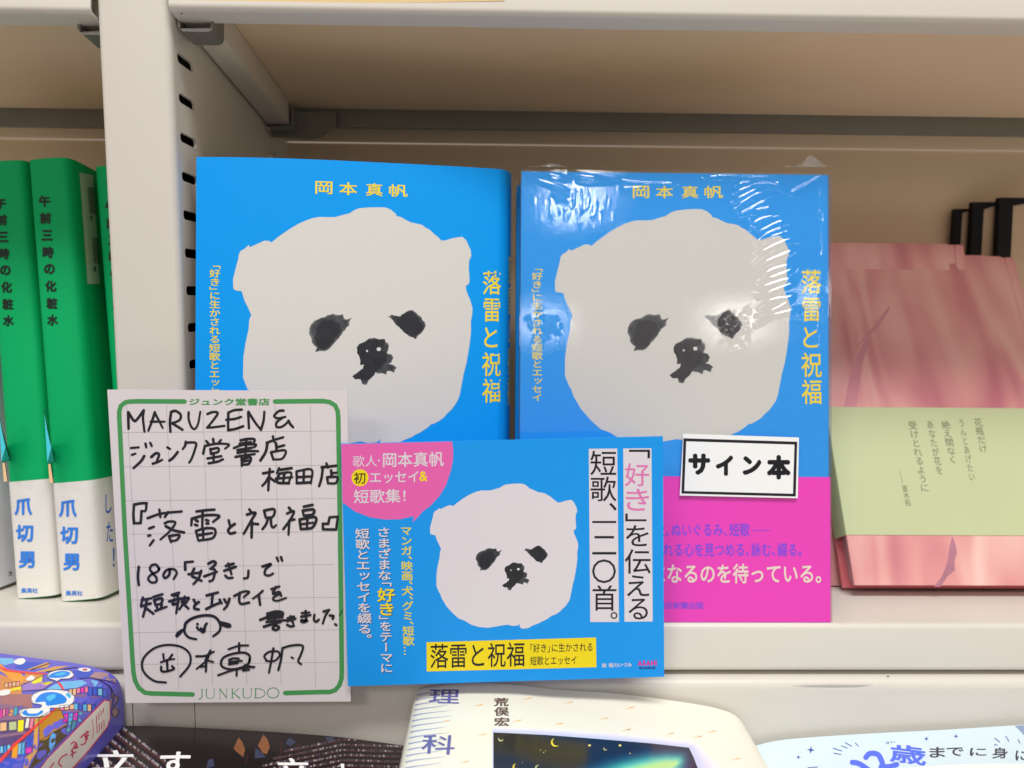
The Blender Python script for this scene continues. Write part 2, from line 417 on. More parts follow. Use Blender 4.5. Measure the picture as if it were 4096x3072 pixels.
def ink_wash(name, a, b):
    if name in MATS: return MATS[name]
    M = bpy.data.materials.new(name); M.use_nodes = True; nt = M.node_tree; N = nt.nodes; L = nt.links
    bs = N['Principled BSDF']; bs.inputs['Roughness'].default_value = .7
    tc = N.new('ShaderNodeTexCoord'); n = N.new('ShaderNodeTexNoise'); n.inputs['Scale'].default_value = 320; n.inputs['Detail'].default_value = 6
    cr = N.new('ShaderNodeValToRGB'); cr.color_ramp.elements[0].position = .35; cr.color_ramp.elements[1].position = .65
    cr.color_ramp.elements[0].color = (*[lin(v) for v in a], 1); cr.color_ramp.elements[1].color = (*[lin(v) for v in b], 1)
    L.new(tc.outputs['Object'], n.inputs['Vector']); L.new(n.outputs['Fac'], cr.inputs[0]); L.new(cr.outputs[0], bs.inputs['Base Color'])
    MATS[name] = M; return M
wash = ink_wash('grey_ink_wash', (62, 66, 70), (104, 108, 110)); washm = ink_wash('mid_ink_wash', (38, 40, 48), (70, 73, 78)); inkb = ink_wash('black_ink_print', (26, 27, 36), (38, 38, 46))
blue_cov = mat('blue_cover_paper', (0, 142, 232), .6, bump=.05, bscale=1100, spec=.18)
white_cov = mat('white_cover_print', (196, 195, 192), .6, bump=.05, bscale=1100, spec=.3)
pink_obi = mat('pink_band_paper', (240, 50, 182), .5, spec=.2)
def face_art(parent, surf, tf, maxlen, off=.03, d=.03, white=None, sh=True):
    decal('white_head_print', [fill(HEAD, maxlen)], surf, off, white or white_cov, parent, sh, tf=tf)
    w = [fill([p for p in P], maxlen, rough=1.2) for P in (EYE1, EYE2, NOSE)]
    decal('grey_ink_print', w, surf, off+d, wash, parent, sh, tf=tf)
    def shr(P, k):
        c = np.mean(P, axis=0); return [tuple(c+(np.array(p)-c)*k) for p in P]
    decal('mid_ink_print', [fill(shr(P, k), maxlen, rough=2.6) for P, k in ((EYE1, .9), (EYE2, .93), (NOSE, .93))], surf, off+d*1.5, washm, parent, sh, tf=tf)
    k = [fill(P, maxlen, rough=2.0) for P in (EYE1B, EYE2B, NOSEB)]
    decal('black_ink_print', k, surf, off+2*d, inkb, parent, sh, tf=tf)
    decal('nose_dot_print', [fill(P) for P in DOTS], surf, off+3*d, white or white_cov, parent, sh, tf=tf)
to2 = lambda x, y: (2221+(x-927)*.9765, y+14)
def cover_text(parent, surf, off=.03, bold=.012):
    a = [(c, x, 768, w, 50) for c, x, w in (('岡', 2564, 66), ('本', 2658, 70), ('真', 2760, 66), ('帆', 2855, 74))]
    decal('author_lettering', chars(a, bold), surf, off, yellow, parent)
    t = [(c, 3246+dx, (y0+y1)/2, w, y1-y0) for c, dx, w, y0, y1 in (('落', 0, 80, 1078, 1175), ('雷', 0, 72, 1191, 1286), ('と', -4, 58, 1308, 1391), ('祝', 0, 82, 1410, 1509), ('福', 0, 80, 1518, 1617))]
    decal('title_lettering', chars(t, .008), surf, off, yellow, parent)
    decal('subtitle_lettering', [text_v('「好き」に生かされる短歌とエッセイ', (2127, 1076, 2171, 1604), .012)], surf, off, yellow, parent)
def obi_text(parent, surf, off):
    vio = mat('violet_print', (104, 60, 232), .5); be = mat('beige_print', (232, 210, 196), .55)
    decal('band_lettering', [text_h('犬、ぬいぐるみ、短歌', (2620, 2093, 3000, 2146), .01), stroke([(3006, 2121), (3078, 2122)], 2.5, False)], surf, off, vio, parent)
    decal('band_lettering', [text_h('かされる心を見つめる、詠む、綴る。', (2573, 2172, 3206, 2226), .012)], surf, off, vio, parent)
    decal('band_lettering', [text_h('になるのを待っている。', (2606, 2255, 3285, 2334), .018)], surf, off, be, parent)
    decal('publisher_lettering', [text_h('朝日新聞出版', (2630, 2408, 2814, 2436), .012)], surf, off, vio, parent)

BOOKS = 'copies of the blue poetry book with the white dog head'
# ---- shrink-wrapped book (right) ----
fn0 = shelf_fn(0)
b2 = thing('book', 'blue book with white dog head in shiny clear shrink wrap, right of the pair', 'book', fn0((9.2, 2, 0)), BOOKS)
W2, H2, T2 = 135.4, 195.6, 13.5
def book_box(parent, x0, d0, W, H, T, covm, side='L'):
    f = lambda a, b, h: fn0((x0+a, d0+b, h))
    # jacket: front, spine on the right, back
    r = 1.3
    pr = [(0, 0), (W-r, 0)]+[(W-r+r*math.sin(a), r-r*math.cos(a)) for a in np.linspace(.2, math.pi/2, 5)] + \
         [(W-r+r*math.cos(a), T-r+r*math.sin(a)) for a in np.linspace(0, math.pi/2, 5)]+[(0, T)]
    V, F = extrude(band(pr, .7), f, 0, H, 1)
    c = fix(build('cover', V, F, covm, parent), ang=30)
    V, F = boxm(1.2, W-1.4, .8, T-.8, 1, H-1, fn=lambda p: f(*p)); build('page_block', V, F, paper, parent)
    return c
book_box(b2, 9.2, 2, W2, H2, T2, blue_cov)
s2 = plane_surf(fn0((9.2, 2, 0)), (0, -CT, ST))
hb = fn0((0, 2, 62.7))
# pink band wraps front
V, F = extrude(band([(-.02, T2+.25), (-.25, T2-.2), (-.25, .1), (-.1, -.22), (W2-.3, -.22), (W2+.22, .2), (W2+.22, T2-.2), (W2, T2+.25)], .12), lambda a, b, h: fn0((9.2+a, 2+b, h)), .15, 63)
fix(build('paper_band', V, F, pink_obi, b2))
face_art(b2, s2, to2, None)
cover_text(b2, s2)
obi_text(b2, s2, .28)
# copy right behind it
b3 = thing('book', 'blue book mostly hidden behind the shrink wrapped copy, thin edge showing at its left', 'book', fn0((7.6, 20, 0)), BOOKS)
book_box(b3, 7.6, 20, W2, H2-1.0, T2, blue_cov)

# ---- shrink wrap film ----
def film_mat():
    M = bpy.data.materials.new('clear_shrink_film'); M.use_nodes = True; nt = M.node_tree; N = nt.nodes; L = nt.links
    N.remove(N['Principled BSDF']); out = N['Material Output']
    tr = N.new('ShaderNodeBsdfTransparent'); gl = N.new('ShaderNodeBsdfGlossy'); gl.inputs['Roughness'].default_value = .028
    df = N.new('ShaderNodeBsdfDiffuse'); df.inputs[0].default_value = (.8, .82, .85, 1)
    ge = N.new('ShaderNodeNewGeometry'); dt = N.new('ShaderNodeVectorMath'); dt.operation = 'DOT_PRODUCT'
    L.new(ge.outputs['Normal'], dt.inputs[0]); L.new(ge.outputs['Incoming'], dt.inputs[1])
    ab = N.new('ShaderNodeMath'); ab.operation = 'ABSOLUTE'; L.new(dt.outputs['Value'], ab.inputs[0])
    om = N.new('ShaderNodeMath'); om.operation = 'SUBTRACT'; om.inputs[0].default_value = 1; L.new(ab.outputs[0], om.inputs[1])
    pw = N.new('ShaderNodeMath'); pw.operation = 'POWER'; pw.inputs[1].default_value = 5; L.new(om.outputs[0], pw.inputs[0])
    fr_ = N.new('ShaderNodeMath'); fr_.operation = 'MULTIPLY_ADD'; fr_.inputs[1].default_value = .9; fr_.inputs[2].default_value = .055; L.new(pw.outputs[0], fr_.inputs[0])
    ma = N.new('ShaderNodeMath'); ma.operation = 'MULTIPLY'; ma.inputs[1].default_value = 1.5
    ad = N.new('ShaderNodeMixShader'); ad.inputs[0].default_value = .02
    mx = N.new('ShaderNodeMixShader')
    tc = N.new('ShaderNodeTexCoord'); n1 = N.new('ShaderNodeTexNoise'); n1.inputs['Scale'].default_value = 1300; n1.inputs['Detail'].default_value = 5; n1.inputs['Roughness'].default_value = .65
    mp = N.new('ShaderNodeMapping'); mp.inputs['Scale'].default_value = (2.2, 1, .8)
    L.new(tc.outputs['Object'], mp.inputs[0]); L.new(mp.outputs[0], n1.inputs['Vector'])
    bp = N.new('ShaderNodeBump'); bp.inputs['Distance'].default_value = .000011; bp.inputs['Strength'].default_value = 1
    L.new(n1.outputs['Fac'], bp.inputs['Height']); L.new(bp.outputs[0], gl.inputs['Normal'])
    L.new(tr.outputs[0], ad.inputs[1]); L.new(df.outputs[0], ad.inputs[2])
    L.new(fr_.outputs[0], ma.inputs[0]); L.new(ma.outputs[0], mx.inputs[0]); L.new(ad.outputs[0], mx.inputs[1]); L.new(gl.outputs[0], mx.inputs[2]); L.new(mx.outputs[0], out.inputs[0])
    return M
filmm = film_mat(); foldm = filmm.copy(); foldm.name = 'folded_film'; foldm.node_tree.nodes['Mix Shader'].inputs[0].default_value = .3
def film():
    st = .4; nx = int((W2+1)/st); nz = int((H2+1)/st)
    U, Wg = np.meshgrid(np.linspace(-.5, W2+.5, nx), np.linspace(-.3, H2+.8, nz))
    PX = 2083+U/135.4*1245; PY = 2487-Wg/195.6*1827
    h = np.zeros_like(U)
    def ridge(P, amp, wid):
        nonlocal h
        P = np.array(catmull(P, 4)); best = np.full(U.shape, 1e9); tt = np.zeros(U.shape)
        x0, y0 = P.min(0)-wid*4; x1, y1 = P.max(0)+wid*4
        m_ = (PX > x0) & (PX < x1) & (PY > y0) & (PY < y1)
        qx, qy = PX[m_], PY[m_]; bb = np.full(qx.shape, 1e9); ta = np.zeros(qx.shape)
        for i in range(len(P)-1):
            a, b = P[i], P[i+1]; d = b-a; L2 = d@d+1e-9
            t = np.clip(((qx-a[0])*d[0]+(qy-a[1])*d[1])/L2, 0, 1); ds = np.hypot(qx-a[0]-t*d[0], qy-a[1]-t*d[1])
            s = ds < bb; bb[s] = ds[s]; ta[s] = (i+t[s])/(len(P)-1)
        h[m_] += amp*np.exp(-(bb/wid)**2)*np.sin(np.pi*np.clip(ta, .02, .98))**.5
    z = lambda L: [(2480+x*.4822, 600+y*.4822) for x, y in L]
    R1 = [((960,300),(1060,250),(1180,215),(1260,205)), ((945,365),(1060,305),(1190,235),(1290,215)), ((970,420),(1050,360),(1150,300),(1260,300)),
          ((1005,475),(1090,430),(1200,370),(1270,385)), ((1010,470),(1120,440),(1230,420),(1265,390)), ((1090,515),(1150,465),(1230,460)), ((1100,570),(1170,520),(1290,480)),
          ((1090,620),(1190,550),(1300,500),(1380,495)), ((1100,660),(1230,590),(1330,540),(1405,530)), ((1140,715),(1230,640),(1330,600),(1380,605)), ((1135,712),(1280,660),(1400,620),(1450,625)),
          ((1115,810),(1220,720),(1360,660),(1470,650)), ((1105,880),(1200,790),(1330,720),(1450,680),(1495,695)), ((1150,915),(1280,850),(1400,800),(1465,765)), ((1160,1045),(1250,960),(1350,920),(1465,905)),
          ((1200,1035),(1300,1000),(1420,950),(1460,915)), ((1150,1110),(1260,1070),(1380,1030),(1480,1015)), ((1150,1185),(1290,1120),(1420,1070),(1480,1040)), ((1160,1280),(1280,1200),(1400,1180),(1460,1165)), ((1165,1340),(1300,1280),(1400,1220),(1450,1180)),
          ((1130,1420),(1260,1340),(1400,1300),(1520,1260)), ((1420,300),(1500,250),(1600,200),(1690,135)), ((1430,290),(1540,225),(1680,150)), ((1260,205),(1330,240),(1430,270)), ((1345,180),(1300,230),(1270,240)), ((980,235),(1050,205),(1150,215)),
          ((0,195),(120,215),(300,225),(480,215)), ((0,265),(100,262),(200,250),(300,225)), ((700,165),(900,150),(1100,160),(1300,155))]
    for L_ in R1: ridge(z(L_), .6, 7)
    z_ = lambda L: [(1960+x*.2712, 600+y*.2712) for x, y in L]
    R2 = [((720,275),(850,310),(950,345),(1080,375)), ((780,250),(950,300),(1180,350)), ((1170,285),(1350,330),(1600,355),(1980,350)), ((1180,240),(1350,290),(1500,310),(1650,320)), ((880,440),(980,510),(1080,575),(1140,590)),
          ((500,270),(650,340),(800,400),(900,450)), ((920,570),(1020,640),(1100,680)), ((1300,380),(1450,400),(1600,385),(1780,395)), ((760,370),(900,420),(1000,440),(1150,520))]
    for L_ in R2: ridge(z_(L_), .34, 7)
    # fine vertical creases by the right edge and gentle overall waviness
    for k in range(60):
        x = 3302+rng.normal(0, 9); y = rng.uniform(680, 1420); ridge([(x, y), (x+rng.normal(0, 3), y+rng.uniform(15, 60))], .3, 3.2)
    for k in range(70):
        x = rng.normal(2300, 60); y = rng.normal(770, 60); ridge([(x, y), (x+rng.normal(0, 4), y+rng.uniform(15, 60))], .035, 4)
    for k in range(60):
        x = rng.normal(2175, 32); y = rng.normal(1290, 34); ridge([(x, y), (x+rng.normal(0, 10), y+rng.uniform(8, 26))], .07, 5)
    for k in range(70):
        x = rng.normal(2945, 34); y = rng.normal(1290, 34); ridge([(x, y), (x+rng.normal(0, 14), y+rng.uniform(8, 26))], .08, 5)
    h += .012*np.sin(PX/97+PY/211)*np.cos(PY/160-PX/400)+.002*np.sin(PX/31+PY/43)
    # film pulled in along the border
    V = np.empty((nz*nx, 3)); dd = .45+np.clip(h, -.1, 2)
    X = 9.2+U; D = 2-dd
    V[:, 0] = X.ravel(); V[:, 1] = (D*CT+Wg*ST).ravel(); V[:, 2] = (-D*ST+Wg*CT).ravel()
    i = np.arange((nz-1)*(nx-1)); r_, c_ = i//(nx-1), i % (nx-1); a = r_*nx+c_
    F = np.stack([a, a+1, a+nx+1, a+nx], 1)
    L_ = (V-org(b2))*S
    me = bpy.data.meshes.new('shrink_film'); me.vertices.add(len(L_)); me.vertices.foreach_set('co', L_.ravel())
    me.loops.add(F.size); me.loops.foreach_set('vertex_index', F.ravel()); me.polygons.add(len(F)); me.polygons.foreach_set('loop_start', np.arange(0, F.size, 4)); me.polygons.foreach_set('use_smooth', np.ones(len(F), bool)); me.update(); me.validate()
    me.materials.append(filmm); o = bpy.data.objects.new('shrink_film', me); col.objects.link(o); o.parent = b2
    # sides of the wrap
    for nm, b in (('film_side', (8.5, 8.6, 1.6, 2+T2+.6, 0, H2+.6)), ('film_side', (9.2+W2+.6, 9.2+W2+.7, 1.6, 2+T2+.6, 0, H2+.6))):
        V_, F_ = boxm(*b, fn=lambda p: fn0(p)); build(nm, V_, F_, filmm, b2)
film()
def tuft(px, base_y, wpx, hpx, seed):
    r = np.random.default_rng(seed); V = []; F = []
    n = 12
    for k in range(n):
        u = k/(n-1); env = math.exp(-((u-.62)/.17)**2)*1.0+.12*math.sin(math.pi*u)
        for j in range(4):
            t = j/3; x = px+(u-.5)*wpx; y = base_y-hpx*env*t+r.normal(0, 1.5)*t
            p = s2(x, y, 0); V.append(p+np.array([0, r.normal(0, 1.2)*t+2, 0]))
    for k in range(n-1):
        for j in range(3): a = k*4+j; F.append((a, a+4, a+5, a+1))
    build('film_tuft', V, F, foldm, b2, False)
tuft(3230, 664, 170, 44, 3); tuft(2190, 664, 150, 16, 4)

# ---- left book, curved cover, turned slightly ----
b1 = thing('book', 'unwrapped blue book with white dog head standing by the upright, left of the pair', 'book', (-124.9, -9, 0), BOOKS)
P1 = [(-124.9, 10.4), (-107.8, 10.0), (-91.6, 11.0), (-73.3, 13.6), (-54.9, 17.2), (-35.8, 21.2), (-16.3, 25.8), (-2.5, 29.6), (.8, 31.3), (3.0, 34.4), (4.2, 38.5), (5.0, 44), (4.4, 50)]
P1 = [tuple(p) for p in catmull(P1, 4)]
T6 = math.tan(math.radians(6))
f1 = lambda a, b, h: np.array([a, b+(h-195)*T6, h])
P1b = P1+[(2.5, 52.5)]+[(x+1.5, y+15.5) for x, y in P1[-14::-3]]
V, F = extrude(band(P1b, .7), f1, 0, 195, 1); fix(build('cover', V, F, blue_cov, b1), ang=30)
core = P1[2:-21]; V, F = extrude([(x+.8, y+1.2) for x, y in core]+[(x+1.5, y+14) for x, y in core[::-1]], f1, 1, 193.5); fix(build('page_block', V, F, paper, b1))
A1 = np.array(P1); arc = np.concatenate([[0], np.cumsum(np.linalg.norm(np.diff(A1, axis=0), axis=1))])
def s1(x, y, off=0):
    """design pixels of the cover -> wrapped round the curved jacket"""
    u = 1.0+(x-2083)/1245*131.2; w = (2487-y)/1827*195
    i = int(np.clip(np.searchsorted(arc, u)-1, 0, len(arc)-2)); t = (u-arc[i])/(arc[i+1]-arc[i]); p = A1[i]+(A1[i+1]-A1[i])*t
    d = A1[i+1]-A1[i]; d /= np.linalg.norm(d); n = np.array([d[1], -d[0]])
    p = p+n*off; return f1(p[0], p[1], w)
face_art(b1, s1, to2, 34, off=.07, d=.04)
cover_text(b1, s1, .08)
decal('spine_lettering', [text_v('落雷と祝福', (3352, 1010, 3400, 1640), .01)], s1, .08, yellow, b1)
bp = [(x, y) for x, y in [(P1[i][0], P1[i][1]) for i in range(len(P1))]]
V, F = extrude(band([(x+(.0), y-.2) for x, y in bp], .12), f1, .2, 62); fix(build('paper_band', V, F, pink_obi, b1))

# ------------------------------------------------------------ hand written card
def solid_quad(name, q, surf, thick, M, parent, bulge=0):
    A = [surf(x, y, 0) for x, y in q]; n = len(A)
    nrm = np.cross(A[1]-A[0], A[-1]-A[0]); nrm /= np.linalg.norm(nrm); nrm *= -1 if nrm[1] < 0 else 1
    B = [a+nrm*thick for a in A]
    F = [tuple(range(n)), tuple(range(2*n-1, n-1, -1))]+[(i, i+n, (i+1) % n+n, (i+1) % n) for i in range(n)]
    o = build(name, A+B, F, M, parent); fix(o, False); return o
cardm = mat('white_card_stock', (207, 201, 205), .5, bump=.015, bscale=700, var=.015, vscale=20)
green = mat('green_card_print', (66, 142, 80), .5); dotg = mat('grey_dotted_print', (150, 152, 148), .6)
sc = plane_surf((-100, -17, 0), (0, -1, 0))
hc = thing('handwritten_card', 'white card with green frame and black handwriting, propped at the upright', 'card', (-105, -17, 37))
solid_quad('card_sheet', [(429, 1559), (1389, 1565), (1403, 2806), (503, 2812)], sc, .45, cardm, hc)
fw = 18.5
Lf = [(738,1606),(560,1605),(520,1606),(500,1610),(483,1624),(477,1645),(477,1668),(500,2140),(515,2390),(530,2640),(534,2690),(540,2722),(555,2752),(580,2771),(605,2774),(690,2776),(770,2778)]
Rf = [(1100,1606),(1290,1604),(1318,1608),(1341,1622),(1351,1645),(1353,1670),(1358,2000),(1364,2400),(1367,2680),(1366,2715),(1357,2742),(1340,2761),(1318,2768),(1290,2768),(1141,2772)]
decal('frame_print', [stroke(Lf, fw, False), stroke(Rf, fw, False)], sc, .05, green, hc, step=.01)
decal('shop_name_print', [text_h('ジュンク堂書店', (756, 1593, 1079, 1622), .03)], sc, .05, green, hc)
# JUNKUDO in thin/thick roman strokes
def J(x): return 794+(x-755)*.4159
def serif():
    o = []; r = lambda *a: o.append(fill(a)); y0, y1 = 760, 855
    q = lambda P, w, sm=True: o.append(stroke(P, w, sm))
    q([(788,764),(788,828),(778,852),(758,858)], 9)
    q([(832,764),(832,825),(850,850),(885,850),(905,825),(905,764)], 5); q([(830,764),(830,825),(842,845)], 8)
    q([(962,764),(962,850)], 4, False); q([(962,764),(1025,850)], 9, False); q([(1025,764),(1025,850)], 4, False)
    q([(1080,764),(1080,850)], 9, False); q([(1135,764),(1085,808)], 4, False); q([(1092,803),(1150,850)], 9, False)
    q([(1186,764),(1186,825),(1205,850),(1240,850),(1262,825),(1262,764)], 5); q([(1185,764),(1185,825),(1196,845)], 8)
    q([(1304,764),(1304,850)], 9, False); q([(1304,764),(1350,766),(1390,790),(1390,825),(1350,849),(1304,850)], 6)
    P = circ(1472, 805, 55, 48, 20); q(P+[P[0]], 7)
    for x in (788,832,905,962,1025,1080,1135,1186,1262,1304): q([(x-13,762),(x+13,762)], 2.5, False)
    for x in (962,1080,1150,1304): q([(x-13,851),(x+13,851)], 2.5, False)
    return [([(794+(x-755)*.4159, 2440+(y-((x-755)*.012))*.4159) for x, y in v], f) for v, f in o]
decal('shop_name_print', serif(), sc, .05, green, hc, step=.004)
# dotted grid
def dotted(a, b):
    a = np.array(a, float); b = np.array(b, float); n = int(np.linalg.norm(b-a)/7); d = (b-a)/n; out = []
    for i in range(n): out.append(stroke([a+d*i, a+d*(i+.5)], 2.0, False))
    return out
def cutv(xt, yt, xb, yb): return dotted((xt, yt), (xb, yb))
G = []
for (xt, xb, yb) in ((507, 569, 2762), (666, 716, 2762), (812, 850, 2741), (956, 987, 2741), (1100, 1124, 2741), (1241, 1262, 2755)): G += dotted((xt, 1622 if xt not in (812, 956) else 1640), (xb, yb))
for (yl, yr, xl, xr) in ((1730,1724,490,1343),(1867,1861,495,1346),(2004,1994,502,1348),(2137,2126,520,1335),(2270,2258,525,1335),(2400,2389,528,1355),(2531,2519,536,1358),(2658,2649,543,1358)): G += dotted((xl, yl), (xr, yr))
decal('grid_print', G, sc, .04, dotg, hc)
